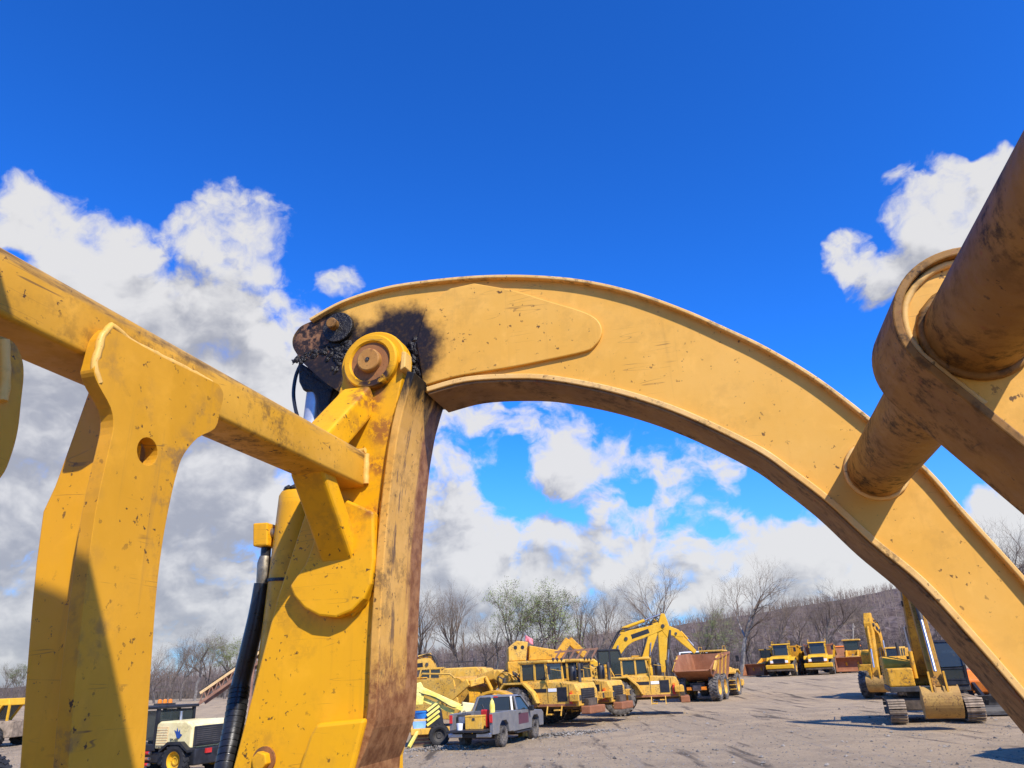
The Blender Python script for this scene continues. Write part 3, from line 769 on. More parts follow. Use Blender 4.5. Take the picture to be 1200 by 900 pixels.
# ---- cross beam between the towers
UB, BW, BZ0, BZ1 = -1.218, .145, 2.256, 2.388
pr = []
rc_ = .013
for (cx, cz, a0) in ((UB - rc_, BZ1 - rc_, 0), (UB - BW + rc_, BZ1 - rc_, 90), (UB - BW + rc_, BZ0 + rc_, 180), (UB - rc_, BZ0 + rc_, 270)):
    for k in range(5): pr.append((cx + rc_ * math.cos(R(a0 + 22.5 * k)), cz + rc_ * math.sin(R(a0 + 22.5 * k))))
bb = B().prism(pr, 'y', 2 * VC - VT, VT)
beam = bb.build('cross_beam', M_BEAM, grapple, smooth=True, off=OFF, ang=30)
weld([(UB + .004, VT - .008, BZ1 - .01), (UB + .006, VT - .008, BZ0 + .01)], .012, beam)
weld([(UB - BW, VT - .008, BZ1 + .004), (UB, VT - .008, BZ1 + .004)], .010, beam)
def strut(p0, p1, w, h, name, up=(0, -.5, .8)):
    o = B().beam(p0, p1, w, h, up=up).build(name, M_TOW, grapple, bevel=.014, off=OFF, seg=3)
    return o
UM = UB - BW / 2
strut((UM - .01, VT - .21, BZ1 - .03), (UM + .035, VT + .02, BZ1 + .225), .125, .105, 'upper_brace')
strut((UM - .015, VT - .24, BZ0 + .03), (UM - .005, VT + .01, BZ0 - .27), .125, .075, 'lower_brace', (0, .8, .6))
weld([(UM - .075, VT - .01, BZ0 - .33), (UM + .06, VT - .01, BZ0 - .335), (UM + .08, VT - .012, BZ0 - .25), (UM + .08, VT - .012, BZ0 - .18)], .011, grapple)

# ---- backrest post on the beam
UC = UB + .034
pl_l = [onu(x, y, UC) for x, y in [(131, 384), (120, 396), (112, 425), (110, 436), (116, 452), (130, 478), (133, 500), (127, 530), (112, 600), (99, 700), (88, 800), (80, 900)]]
pl_r = [onu(x, y, UC) for x, y in [(256, 450), (262, 462), (258, 482), (252, 502), (232, 513), (216, 532), (208, 552), (199, 590), (190, 640), (183, 700), (176, 800), (169, 900)]]
pl_r.append((pl_r[-1][0] + .01, -.75)); pl_l.append((pl_l[-1][0] + .01, -.75))
ol = [pl_l[-1]] + smooth_curve(pl_l[:-1][::-1], 3)[:-1] + smooth_curve([pl_l[0], onu(190, 418, UC), pl_r[0]], 3) + smooth_curve(pl_r[:-1], 3)[1:] + [pl_r[-1]]
hc = onu(173, 529, UC)
bb = hole_plate(ol, [circle(hc, .031, 20)], 'x', UC, UC - .034)
post = bb.build('backrest_post', M_POST, grapple, off=OFF)
bv = post.modifiers.new('bevel', 'BEVEL'); bv.width = .004; bv.segments = 2; bv.limit_method = 'ANGLE'; bv.angle_limit = R(50)
vn = 1.235
side = [onv(x, y, vn) for x, y in [(112, 440), (84, 520), (66, 570), (52, 600), (44, 660), (39, 710), (32, 800), (25, 900)]]
side = [(min(p[0], UC - .08), p[1]) for p in side]
sd_ = [(UC - .036, 2.26)] + side + [(side[-1][0] + .03, -.75), (UC - .036, -.75)]
B().prism(sd_, 'y', vn - .004, vn + .075).build('side_plate', M_TOW, post, bevel=.003, off=OFF)
B().prism(sd_, 'y', 1.365, 1.385).build('side_plate', M_TOW, post, bevel=.003, off=OFF)
weld([(UC - .006, p[0] + .004, p[1] + .008) for p in ([pl_l[4], pl_l[3], pl_l[2], pl_l[1], pl_l[0]])] + [(UC - .012, v_, z_) for v_, z_ in [onu(160, 401, UC), onu(190, 416, UC), onu(220, 431, UC), onu(252, 448, UC)]], .0085, post)
# stub of the next gusset at the edge of the picture
ug = UC + .004
gp = smooth_curve([onu(x, y, ug) for x, y in [(-60, 372), (-20, 388), (4, 394), (18, 402), (27, 420), (29, 440), (26, 470), (22, 505), (14, 535), (2, 560), (-30, 590), (-60, 640)]], 4)
gus = B().prism(gp, 'x', ug - .05, ug).build('gusset', M_POST, grapple, bevel=.008, off=OFF)
weld([(ug + .004, v_, z_) for v_, z_ in [onu(x, y, ug) for x, y in [(2, 398), (3, 420), (4, 450), (0, 470)]]], .010, gus)

# ---- hydraulic cylinder behind the tower
VM = V1 + TH / 2
q0 = onv(369, 464, VM); ax0 = Vector((q0[0], VM, q0[1])); q1 = onv(344, 680, VM); ax1 = Vector((q1[0], VM, q1[1]))
dc = (ax1 - ax0).normalized()
def cylset(mv):
    mvv = lambda p: Vector((p.x, mv(p.y), p.z))
    rod_t = mvv(ax0 - dc * .12); br_t = mvv(ax0 + dc * .42); d_ = dc
    brl = B().cyl(br_t + d_ * .05, br_t + d_ * 1.75, .094, n=32).build('cylinder_barrel', M_TOW, grapple, smooth=True, off=OFF)
    B().lathe([(.060, -.01), (.086, 0), (.094, .016), (.094, .06), (.088, .063)], (0, 0, 0), axis='z', n=32).build('gland', M_TOW, brl, smooth=True)
    gl_ = brl.children[0]
    gl_.location = br_t - Vector(OFF); gl_.rotation_euler = d_.to_track_quat('Z', 'Y').to_euler()
    bb = B(); rg_ = random.Random(2)
    for k in range(16):
        a = k / 16 * 6.28; c = Vector((.074 * math.cos(a), .074 * math.sin(a), -.006)); s_ = rg_.uniform(.008, .018)
        bb.lathe([(0, -s_), (s_ * .9, -s_ * .4), (s_, 0), (0, s_ * .5)], c, axis='z', n=6)
    gz_ = bb.build('gland_grease', M_GREASE, brl, smooth=True, ang=180); gz_.location = gl_.location; gz_.rotation_euler = gl_.rotation_euler
    B().cyl(br_t, rod_t, .036, n=24).build('cylinder_rod', M_CHROME, brl, smooth=True, off=OFF)
    # rod eye and its greasy lug
    lug = [onv(x, y, VM) for x, y in [(356, 428), (388, 448), (398, 458), (392, 480), (388, 500), (380, 496), (378, 470), (372, 462), (362, 462), (357, 452)]]
    B().prism(lug, 'y', mv(VM - .05), mv(VM + .05)).build('rod_eye', M_GREASE, brl, bevel=.008, off=OFF)
    B().cyl(br_t + d_ * .34, br_t + d_ * .352, .098, n=32).build('clamp_band', M_GREASE, brl, smooth=True, off=OFF)
    # port block and hose
    pb = [onv(x, y, VM - .02) for x, y in [(303, 615), (320, 614), (320, 641), (303, 642)]]
    B().prism(pb, 'y', mv(VM - .06), mv(VM + .02)).build('port_block', M_TOW, brl, bevel=.006, off=OFF)
    p2 = onv(322, 625, VM - .02); B().cyl((p2[0] - .02, mv(VM - .02), p2[1]), (p2[0] + .06, mv(VM - .02), p2[1]), .022).build('port_fitting', M_FIT, brl, smooth=True, off=OFF)
    def hp(x, y, v=VM - .02): q = onv(x, y, v); return (q[0], mv(v), q[1])
    B().tube([hp(312, 642), hp(311, 655)], .020, 12).build('hose_fitting', M_HOSE, brl, smooth=True, off=OFF)
    B().tube([hp(311, 652), hp(310, 660), hp(309, 680), hp(307, 690)], .026, 14, [.022, .028, .028, .023]).build('hose_ferrule', M_FIT, brl, smooth=True, off=OFF)
    hpth = smooth_curve([hp(307, 684), hp(301, 720), hp(291, 765), hp(281, 806), hp(274, 850, VM - .06), hp(263, 905, VM - .12), hp(250, 980, VM - .16)], 6)
    rs_ = [.030 + .0035 * min(1, i / 10) for i in range(len(hpth))]
    hz = B().tube(hpth, .03, 18, rs_).build('hydraulic_hose', M_HOSE, grapple, smooth=True, off=OFF)
    hs_ = smooth_curve([hp(281, 806), hp(274, 850, VM - .06), hp(263, 905, VM - .12), hp(250, 980, VM - .16)], 14)
    # spiral guard wrapped round the lower hose
    bb = B(); N_ = len(hs_)
    P_ = [Vector(p) for p in hs_]
    for i in range(N_ - 1):
        d2 = (P_[i + 1] - P_[i]).normalized()
        if i % 2 == 0: bb.cyl(P_[i], P_[i] + d2 * (P_[i + 1] - P_[i]).length * 1.7, .0385, .0365, n=18)
    bb.build('hose_guard', M_HOSE, hz, smooth=True, off=OFF)
    gh = smooth_curve([hp(354, 424), hp(347, 440), hp(344, 460), hp(346, 478), hp(350, 492)], 5)
    B().tube(gh, .008, 8).build('grease_hose', M_HOSE, brl, smooth=True, off=OFF)
cylset(lambda v: v)
cylset(lambda v: 2 * VC - v)

# ---- torque tube joining the clamp arms, and the middle tine on it
TU, TZ, TRD = .500, 2.148, .087
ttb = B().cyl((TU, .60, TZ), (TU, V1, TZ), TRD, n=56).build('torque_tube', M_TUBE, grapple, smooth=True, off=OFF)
B().cyl((TU, .588, TZ), (TU, .605, TZ), TRD + .02, n=40).build('tube_end_plate', M_ARM2, ttb, bevel=.004, smooth=True, off=OFF)
weld([(TU + (TRD + .003) * math.cos(a), V1 - .004, TZ + (TRD + .003) * math.sin(a)) for a in [i * .2618 for i in range(25)]], .008, grapple, M_ARM2)
V2, V2B = 1.415, 1.625
dc_ = onv(1146, 368, V2 - .02); dr = math.hypot(dc_[0] - onv(1048, 372, V2 - .02)[0], dc_[1] - onv(1048, 372, V2 - .02)[1])
e0 = onv(1165, 492, V2 - .02); e1 = onv(1200, 520, V2 - .02)
ed = Vector((e1[0] - e0[0], e1[1] - e0[1])).normalized(); nrm_ = Vector((-ed.y, ed.x))      # up-right of the lower edge
a_lo = math.atan2(-nrm_.y, -nrm_.x)
lowpt = (dc_[0] + dr * math.cos(a_lo), dc_[1] + dr * math.sin(a_lo))
cur = [(lowpt[0] + ed.x * s_, lowpt[1] + ed.y * s_) for s_ in (1.15, .9, .6, .3, .12)]
arc = circle(dc_, dr, 26, a_lo, a_lo - R(176), closed=False)
hi = arc[-1]
cur2 = [(hi[0] + ed.x * s_ - nrm_.x * s_ * .06, hi[1] + ed.y * s_ - nrm_.y * s_ * .06) for s_ in (.12, .3, .6, .9, 1.15)]
tc_ = cur + arc + cur2
tine = B().prism(tc_, 'y', V2, V2B).build('middle_tine', M_ARM, grapple, off=OFF)
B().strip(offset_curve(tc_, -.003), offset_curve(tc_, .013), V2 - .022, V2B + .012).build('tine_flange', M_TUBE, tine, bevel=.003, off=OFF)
weld([(p[0], V2 - .003, p[1]) for p in offset_curve(tc_, .020)][4:-4], .007, tine, M_ARM2)
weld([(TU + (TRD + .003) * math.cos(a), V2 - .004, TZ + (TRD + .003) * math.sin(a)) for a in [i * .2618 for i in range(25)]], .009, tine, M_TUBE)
# heel beam the towers stand on
B().box(-2.2, -1.95, 2 * VC - V1 - .3, V1 + TH + .1, -.85, -.6).build('heel_beam', M_POST, grapple, bevel=.02, off=OFF)

# ================================================================== machines in the yard
M_CAT = paint('machine_yellow', (.60, .285, .015), (.66, .34, .036), dirt=1.0, specks=.6, streak=.34, rough=.5, rust=.10, scale=.8, dirt_col=(.11, .065, .03), bump=0)
M_CAT2 = paint('sun_faded_yellow', (.64, .34, .038), (.70, .42, .085), dirt=1.0, specks=.5, streak=.36, rough=.55, rust=.12, scale=.7, dirt_col=(.16, .10, .05), bump=0)
M_CAT3 = paint('clean_machine_yellow', (.66, .345, .014), (.70, .40, .03), dirt=.3, specks=.3, streak=.12, rough=.4, scale=.7, bump=0)
M_BUCK = paint('worn_bucket', (.46, .27, .07), (.36, .20, .06), dirt=.9, specks=.6, streak=.4, rust=.45, rough=.6, scale=1.0, dirt_col=(.10, .055, .03), bump=0)
M_SHADED_ARM = paint('grimy_shaded_yellow', (.40, .20, .02), (.30, .14, .02), dirt=1.0, specks=.8, streak=.5, rust=.3, rough=.6, scale=1.1, dirt_col=(.04, .025, .015), bump=0)  # shaded boom and stick painted in as a darker yellow, besides grime
M_CREAM = paint('cream_paint', (.74, .60, .27), (.80, .68, .36), dirt=.3, specks=.3, streak=.15, rough=.42, scale=.9, bump=0)
M_LEMON = paint('lemon_yellow_paint', (.76, .62, .10), (.80, .70, .22), dirt=.35, specks=.3, streak=.1, rough=.4, scale=.9, bump=0)
M_TAN = paint('tan_paint', (.62, .40, .17), (.68, .48, .24), dirt=.4, specks=.3, streak=.2, rough=.6, scale=.9, bump=0)
M_ORANGE = paint('orange_paint', (.68, .16, .02), (.72, .22, .04), dirt=.3, specks=.3, streak=.2, rough=.5, scale=.8, bump=0)
M_RBED = paint('rusted_bed', (.26, .10, .045), (.34, .145, .07), dirt=.5, specks=.4, streak=.3, rough=.7, scale=.6, rust=.3, bump=0)
M_RBED2 = paint('rusted_boom', (.22, .11, .07), (.30, .16, .10), dirt=.5, specks=.4, streak=.2, rough=.75, scale=.8, bump=0)
M_BLACK = plain('black_paint', (.018, .018, .020), .45, .3, scale=4, bump=0)
M_DARK = plain('dark_steel', (.05, .045, .04), .6, .4, scale=3, bump=0)
M_UNDER = plain('muddy_undercarriage', (.085, .062, .042), .85, .5, scale=3, bump=0)
M_TRACK = plain('dusty_track_steel', (.27, .20, .13), .7, .4, scale=4, bump=0)
M_TYRE = plain('dusty_tyre', (.075, .066, .058), .9, .5, scale=3, bump=0, c2=(.19, .165, .135))
M_TYRED = plain('black_tyre', (.022, .021, .021), .8, .35, scale=4, bump=0)
M_WHITE = plain('white_paint', (.78, .78, .76), .4, .06, scale=3, bump=0)
M_SILV = paint('dusty_silver_paint', (.13, .13, .135), (.17, .165, .155), dirt=.5, specks=.2, streak=.2, rough=.32, scale=.7, dirt_col=(.30, .25, .18), bump=0, spec=.7)
M_MAROON = plain('maroon_lettering', (.10, .035, .05), .5, .2, scale=9, bump=0)
M_CHR = plain('dull_chrome', (.45, .45, .46), .42, .15, metal=1.0, scale=5, bump=0)
M_RED = plain('red_plastic', (.55, .03, .025), .4, .2, scale=5, bump=0)
M_PINK = plain('pink_flag', (.75, .22, .25), .7, .15, scale=5, bump=0)
M_BLUE = plain('blue_plastic', (.03, .22, .62), .45, .15, scale=4, bump=0)
M_LBLUE = plain('light_blue_sticker', (.22, .42, .70), .5, .15, scale=4, bump=0)
M_AMBER = plain('amber_beacon', (.75, .22, .02), .3, .2, scale=5, bump=0)
M_SEAT = plain('cab_interior', (.10, .10, .10), .8, .5, scale=3, bump=0)
m, t, bs = new_mat('dusty_glass')
bs.inputs['Base Color'].default_value = (.10, .125, .12, 1); bs.inputs['Roughness'].default_value = .05; bs.inputs['Transmission Weight'].default_value = .7; bs.inputs['IOR'].default_value = 1.45
M_GLASS = m
WM = {}
def wheel(root, x, y, z, r, w, side=1, rim=None, tyre=None, lugs=22, name='wheel'):
    rim = rim or M_CAT; tyre = tyre or M_TYRE; key = (round(r, 3), round(w, 3), side, rim.name, tyre.name)
    if key not in WM:
        a = B().lathe([(0, w * .12 * side), (r * .16, w * .12 * side), (r * .18, w * .2 * side), (r * .26, w * .2 * side), (r * .30, w * .06 * side), (r * .47, w * .14 * side), (r * .53, w * .40 * side), (r * .585, w * .44 * side), (r * .585, -w * .42 * side), (r * .50, -w * .38 * side), (r * .3, 0), (0, 0)], (0, 0, 0), n=22)
        for k in range(10):
            th = k * .6283; a.cyl((r * .38 * math.cos(th), w * .06 * side, r * .38 * math.sin(th)), (r * .38 * math.cos(th), w * .15 * side, r * .38 * math.sin(th)), r * .025, n=5)
        ma = a.mesh('wheel', True); ma.materials.append(rim); ma.set_sharp_from_angle(angle=R(35))
        c = B().lathe([(r * .56, -w * .44), (r * .72, -w * .52), (r * .90, -w * .49), (r * .955, -w * .40), (r * .955, w * .40), (r * .90, w * .49), (r * .72, w * .52), (r * .56, w * .44)], (0, 0, 0), n=32)
        for k in range(lugs):
            for s_ in (-1, 1):
                th = 2 * math.pi * (k + (.5 if s_ > 0 else 0)) / lugs; th2 = th + 2 * math.pi / lugs * .55
                c.beam((r * .968 * math.cos(th), s_ * w * .03, r * .968 * math.sin(th)), (r * .955 * math.cos(th2), s_ * w * .47, r * .955 * math.sin(th2)), 2 * math.pi * r / lugs * .42, r * .075, up=(math.cos(th), 0, math.sin(th)))
        mc_ = c.mesh('tyre'); mc_.materials.append(tyre)
        WM[key] = (ma, mc_)
    ma, mc_ = WM[key]
    o = bpy.data.objects.new(name, ma); COL.objects.link(o); o.parent = root; o.location = (x, y, z)
    t_ = bpy.data.objects.new('tyre', mc_); COL.objects.link(t_); t_.parent = o
    return o
def quad(bb, pts, th=.02):
    p = [Vector(q) for q in pts]; n = (p[1] - p[0]).cross(p[3] - p[0]).normalized() * th
    return bb.hexa([q - n / 2 for q in p] + [q + n / 2 for q in p])
def pane(root, pts, name='window', th=.02, mat=None, frame=None, fw=.05):
    o = quad(B(), pts, th).build(name, mat or M_GLASS, root)
    if frame:
        bb = B(); P_ = [Vector(q) for q in pts]
        for i in range(4): bb.beam(P_[i], P_[(i + 1) % 4], fw, fw)
        bb.build('window_frame', frame, o)
    return o
def text(root, body, size, loc, rot, mat, name='lettering'):
    cu = bpy.data.curves.new(name, 'FONT'); cu.body = body; cu.size = size; cu.extrude = .002; cu.align_x = 'CENTER'; cu.align_y = 'CENTER'
    tmp = bpy.data.objects.new('tmp', cu); COL.objects.link(tmp)
    me = bpy.data.meshes.new_from_object(tmp.evaluated_get(bpy.context.evaluated_depsgraph_get())); bpy.data.objects.remove(tmp)
    me.materials.clear(); me.materials.append(mat)
    o = bpy.data.objects.new(name, me); COL.objects.link(o); o.parent = root; o.location = loc; o.rotation_euler = rot
    return o

# ------------------------------------------------------------------ pickup truck
p = hit(552, 879)
pk = thing('pickup_truck', 'dusty silver pickup truck with lowered tailgate and loaded bed', 'pickup truck', p, R(68)); pk.scale = (.92,) * 3
for s_ in (-1, 1):
    y0, y1 = (.80, .96) if s_ > 0 else (-.96, -.80)
    B().prism([(.05, .52), (.64, .52), (.72, .82), (.92, .97), (1.38, .97), (1.58, .82), (1.66, .52), (2.08, .52), (2.08, 1.30), (.05, 1.30)], 'y', y0, y1).build('bed_side', M_SILV, pk, bevel=.02)
    B().box(-.005, .05, y0 + .02, y1 - .02, .95, 1.25).build('tail_lamp', M_RED, pk, bevel=.01)
    d_ = B().prism([(2.55, .50), (3.95, .50), (4.02, 1.22), (2.55, 1.27)], 'y', y1 - .005 if s_ > 0 else y0 + .005, y1 + .008 if s_ > 0 else y0 - .008).build('door', M_SILV, pk, bevel=.004)
    B().prism([(2.65, .72), (3.75, .72), (3.75, 1.12), (2.65, 1.14)], 'y', y1 + .006 if s_ > 0 else y0 - .006, y1 + .014 if s_ > 0 else y0 - .014).build('door_lettering_panel', M_MAROON, d_)
    B().box(2.68, 2.85, y1 + .01 if s_ > 0 else y0 - .035, y1 + .035 if s_ > 0 else y0 - .01, 1.12, 1.16).build('door_handle', M_BLACK, d_)
    pane(pk, [(2.62, s_ * .90, 1.29), (3.95, s_ * .90, 1.25), (3.42, s_ * .78, 1.74), (2.66, s_ * .78, 1.76)])
    mi = B().box(3.72, 3.86, s_ * 1.0, s_ * 1.22, 1.18, 1.38).build('mirror', M_BLACK, pk, bevel=.03)
    for x_ in (1.15, 4.66): wheel(pk, x_, s_ * .80, .39, .39, .27, s_, M_TYRE, M_TYRE, 26)
    B().box(2.3, 4.0, s_ * .90, s_ * 1.04, .40, .46).build('running_board', M_BLACK, pk, bevel=.01)
B().box(.05, 2.08, -.80, .80, .66, .72).build('bed_floor', M_DARK, pk)
B().box(2.02, 2.08, -.80, .80, .72, 1.30).build('bed_bulkhead', M_SILV, pk, bevel=.01)
tg = B().box(-.58, .0, -.78, .78, .64, .72).build('tailgate', M_BLACK, pk, bevel=.015)
B().box(-.10, .02, -.30, .30, .42, .58).build('step_bumper', M_BLACK, pk, bevel=.02)
B().box(-.16, .02, -.92, -.30, .44, .60).build('bumper', M_CHR, pk, bevel=.03); B().box(-.16, .02, .30, .92, .44, .60).build('bumper', M_CHR, pk, bevel=.03)
B().prism([(2.12, .48), (4.14, .48), (4.22, .82), (4.42, .97), (4.88, .97), (5.08, .82), (5.14, .50), (5.60, .50), (5.64, 1.02), (5.45, 1.14), (4.05, 1.23), (2.12, 1.29)], 'y', -.96, .96).build('body', M_SILV, pk, bevel=.03)
B().hexa([(2.34, -.78, 1.80), (3.34, -.78, 1.80), (3.34, .78, 1.80), (2.34, .78, 1.80), (2.42, -.70, 1.87), (3.26, -.70, 1.87), (3.26, .70, 1.87), (2.42, .70, 1.87)]).build('roof', M_SILV, pk, bevel=.02)
pane(pk, [(2.15, -.78, 1.30), (2.15, .78, 1.30), (2.34, .70, 1.78), (2.34, -.70, 1.78)], 'rear_window')
pane(pk, [(4.08, -.84, 1.23), (4.08, .84, 1.23), (3.40, .74, 1.80), (3.40, -.74, 1.80)], 'windshield')
for s_ in (-1, 1):
    for a_, c_ in (((2.13, s_ * .90, 1.28), (2.36, s_ * .76, 1.82)), ((2.58, s_ * .91, 1.28), (2.62, s_ * .78, 1.82)), ((4.10, s_ * .92, 1.22), (3.36, s_ * .77, 1.82))): B().beam(a_, c_, .09, .07).build('pillar', M_SILV, pk)
B().box(2.33, 2.36, -.16, .16, 1.79, 1.84).build('brake_lamp', M_RED, pk)
B().prism([(2.25, .95), (3.0, .95), (3.0, 1.1), (2.45, 1.1), (2.35, 1.5), (2.25, 1.5)], 'y', -.65, .65).build('seat', M_SEAT, pk)
B().box(2.1, 5.1, -.5, .5, .36, .5).build('chassis', M_UNDER, pk); B().cyl((1.15, -.7, .39), (1.15, .7, .39), .09).build('rear_axle', M_UNDER, pk)
PKM = Matrix.Translation(p) @ Matrix.Rotation(R(68), 4, 'Z') @ Matrix.Scale(.92, 4)
def on_bed(x, y, z=.72): return PKM @ Vector((x, y, z))
o = thing('tool_chest', 'square yellow tool chest in the pickup bed at the tailgate', 'tool chest', on_bed(.35, -.05), R(73))
B().box(-.2, .2, -.33, .33, 0, .40).build('chest_body', M_CAT2, o, bevel=.015); B().box(-.21, .21, -.34, .34, .405, .46).build('lid', M_CAT2, o, bevel=.015); B().box(-.225, -.2, -.05, .05, .3, .38).build('latch', M_DARK, o)
o = thing('fuel_can', 'red fuel can standing in the pickup bed behind the chest', 'fuel can', on_bed(.95, -.28), R(60))
B().box(-.12, .12, -.2, .2, 0, .62).build('can_body', M_RED, o, bevel=.04); B().cyl((0, .1, .6), (0, .2, .78), .03).build('spout', M_BLACK, o)
o = thing('cylinder_bottle', 'tall pale yellow gas bottle standing in the pickup bed', 'gas bottle', on_bed(.75, -.62), 0)
B().lathe([(0, 0), (.09, 0), (.10, .04), (.10, .78), (.06, .92), (.03, .95), (.03, 1.02), (0, 1.02)], (0, 0, 0), axis='z', n=14).build('bottle_body', M_LEMON, o, smooth=True); B().box(-.05, .05, -.05, .05, 1.02, 1.10).build('valve', M_CHR, o)
o = thing('welder', 'small dark grey machine in the left corner of the pickup bed', 'welder', on_bed(.55, .55), R(73))
B().box(-.25, .25, -.18, .18, 0, .50).build('casing', M_DARK, o, bevel=.02); B().box(-.255, -.25, -.12, .12, .2, .42).build('panel', M_CHR, o); B().tube([(-.1, 0, .5), (-.1, 0, .6), (.1, 0, .6), (.1, 0, .5)], .015).build('handle', M_BLACK, o)
o = thing('white_bucket', 'small white bucket lying on the lowered tailgate', 'bucket', on_bed(-.12, .42), R(20))
B().lathe([(0, 0), (.10, 0), (.125, .22), (.11, .22), (.09, .02), (0, .02)], (0, 0, 0), axis='z', n=14).build('bucket_shell', M_WHITE, o, smooth=True); B().tube([(.12, 0, .2), (.06, 0, .30), (-.06, 0, .30), (-.12, 0, .2)], .006).build('handle', M_DARK, o)

# ------------------------------------------------------------------ wheel tractors (scraper pullers)
def tractor(name, label, px, py, rz, group, bowl=True):
    q = hit(px, py); T = thing(name, label, 'tractor', q, rz, group); T.scale = (.9, .9, .9)
    for s_ in (-1, 1): wheel(T, 0, s_ * 1.2, 1.02, 1.02, .72, s_, M_CAT, M_TYRE, 22)
    B().box(-1.0, 4.0, -.55, .55, .85, 1.35).build('frame', M_UNDER, T, bevel=.03)
    B().prism([(-.95, 1.75), (-.55, 2.15), (.6, 2.15), (1.15, 1.65), (1.4, 1.2), (1.5, 1.2), (1.25, 1.75), (.68, 2.25), (-.6, 2.25), (-1.02, 1.82)], 'y', -1.62, -.85).build('fender', M_CAT2, T, bevel=.02)
    B().prism([(-.95, 1.75), (-.55, 2.15), (.6, 2.15), (1.15, 1.65), (1.4, 1.2), (1.5, 1.2), (1.25, 1.75), (.68, 2.25), (-.6, 2.25), (-1.02, 1.82)], 'y', .85, 1.62).build('fender', M_CAT2, T, bevel=.02)
    B().box(-.7, .7, -.82, .82, 1.3, 2.22).build('body', M_CAT, T, bevel=.03)
    hood = B().prism([(.7, 1.0), (3.7, 1.0), (3.7, 1.75), (3.55, 2.1), (2.1, 2.22), (.7, 2.22)], 'y', -1.25, 1.25).build('hood', M_CAT2, T, bevel=.04)
    B().box(3.70, 3.74, -.8, .8, 1.15, 1.85).build('grille', M_BLACK, hood)
    for k in range(6): B().box(3.74, 3.77, -.8, .8, 1.2 + .11 * k, 1.24 + .11 * k).build('grille_slat', M_DARK, hood)
    for s_ in (-1, 1):
        B().box(3.4, 3.95, s_ * 1.28, s_ * 1.6, 1.25, 1.6).build('lamp_box', M_CAT2, hood, bevel=.03); B().box(3.95, 3.97, s_ * 1.33, s_ * 1.55, 1.3, 1.55).build('lamp', M_DARK, hood)
        B().box(1.0, 1.9, s_ * 1.256, s_ * 1.27, 1.72, 1.9).build('decal', M_BLACK, hood); B().box(2.0, 2.5, s_ * 1.256, s_ * 1.27, 1.74, 1.9).build('decal', M_WHITE, hood)
        B().box(2.55, 3.1, s_ * 1.256, s_ * 1.275, 1.25, 1.95).build('side_vent', M_BLACK, hood, bevel=.01)
        for k in range(2): B().box(2.0 + .45 * k, 2.3 + .45 * k, s_ * 1.3, s_ * 1.62, .62 + .2 * k, .68 + .2 * k).build('step', M_CAT2, T, bevel=.01)
        B().tube([(.9, s_ * 1.32, 1.05), (.9, s_ * 1.4, 1.6), (1.35, s_ * 1.4, 1.6), (1.35, s_ * 1.32, 1.05)], .025, 6).build('grab_rail', M_CAT, T, smooth=True)
        B().tube([(2.0, s_ * 1.30, 2.1), (2.0, s_ * 1.36, 2.9), (2.9, s_ * 1.36, 2.75), (2.9, s_ * 1.30, 2.05)], .022, 6).build('handrail', M_CAT2, T, smooth=True)
    for s_ in (-1, 1):
        for x_ in (1.95, 2.8): B().beam((x_, s_ * 1.32, 1.05), (x_, s_ * 1.5, .58), .05, .05).build('ladder_stringer', M_CAT2, T)
        B().box(.75, 3.6, s_ * 1.252, s_ * 1.262, 1.02, 1.14).build('rusty_skirt', M_RBED, hood)
        for x_ in (.95, 1.95, 2.52, 3.2): B().box(x_, x_ + .022, s_ * 1.251, s_ * 1.26, 1.2, 2.05).build('panel_gap', M_BLACK, hood)
        B().box(3.3, 3.45, s_ * 1.255, s_ * 1.30, 1.5, 1.75).build('reflector', M_AMBER, hood)
        B().beam((1.9, s_ * 1.1, 2.9), (2.25, s_ * 1.5, 2.9), .03, .03).build('mirror_arm', M_DARK, T); B().box(2.2, 2.28, s_ * 1.4, s_ * 1.62, 2.6, 3.05).build('mirror', M_BLACK, T, bevel=.02)
        B().cyl((-.75, s_ * .55, 1.6), (-.75, s_ * .55, 3.0), .14, n=12).build('hydraulic_tank', M_CAT, T, smooth=True)
        B().cyl((-1.25, s_ * .75, 1.2), (-1.0, s_ * .75, 2.5), .10, n=10).build('steering_cylinder', M_DARK, T, smooth=True); B().tube(smooth_curve([(-.9, s_ * .6, 2.2), (-1.3, s_ * .9, 2.6), (-1.5, s_ * .6, 2.0), (-1.2, s_ * .5, 1.4)], 4), .035, 6).build('hose', M_BLACK, T, smooth=True)
    for y_ in (-.7, -.2, .3): B().cyl((2.06, y_, 3.36), (2.14, y_, 3.36), .08, n=10).build('work_lamp', M_DARK, T, smooth=True)
    B().box(3.7, 4.25, -.95, .95, .62, 1.0).build('push_block', M_RBED, T, bevel=.05); B().cyl((3.35, -1.35, 1.15), (3.35, -1.35, 1.65), .09, n=12).build('fire_extinguisher', M_RED, T, smooth=True)
    # cab
    cab = B().box(.25, 1.95, -1.15, .75, 2.2, 2.32).build('cab', M_CAT2, T, bevel=.02)
    B().box(.15, 2.08, -1.22, .82, 3.18, 3.34).build('roof', M_CAT2, cab, bevel=.05)
    for (x_, y_) in ((.3, -1.1), (1.15, -1.1), (1.9, -1.1), (.3, .7), (1.15, .7), (1.9, .7)): B().beam((x_, y_, 2.3), (x_ + (-.08 if x_ > 1.5 else 0), y_, 3.2), .11, .11).build('pillar', M_CAT2, cab)
    for y_ in (-1.1, .7):
        pane(cab, [(.36, y_, 2.36), (1.10, y_, 2.36), (1.10, y_, 3.16), (.36, y_, 3.16)]); pane(cab, [(1.20, y_, 2.36), (1.84, y_, 2.36), (1.78, y_, 3.16), (1.20, y_, 3.16)])
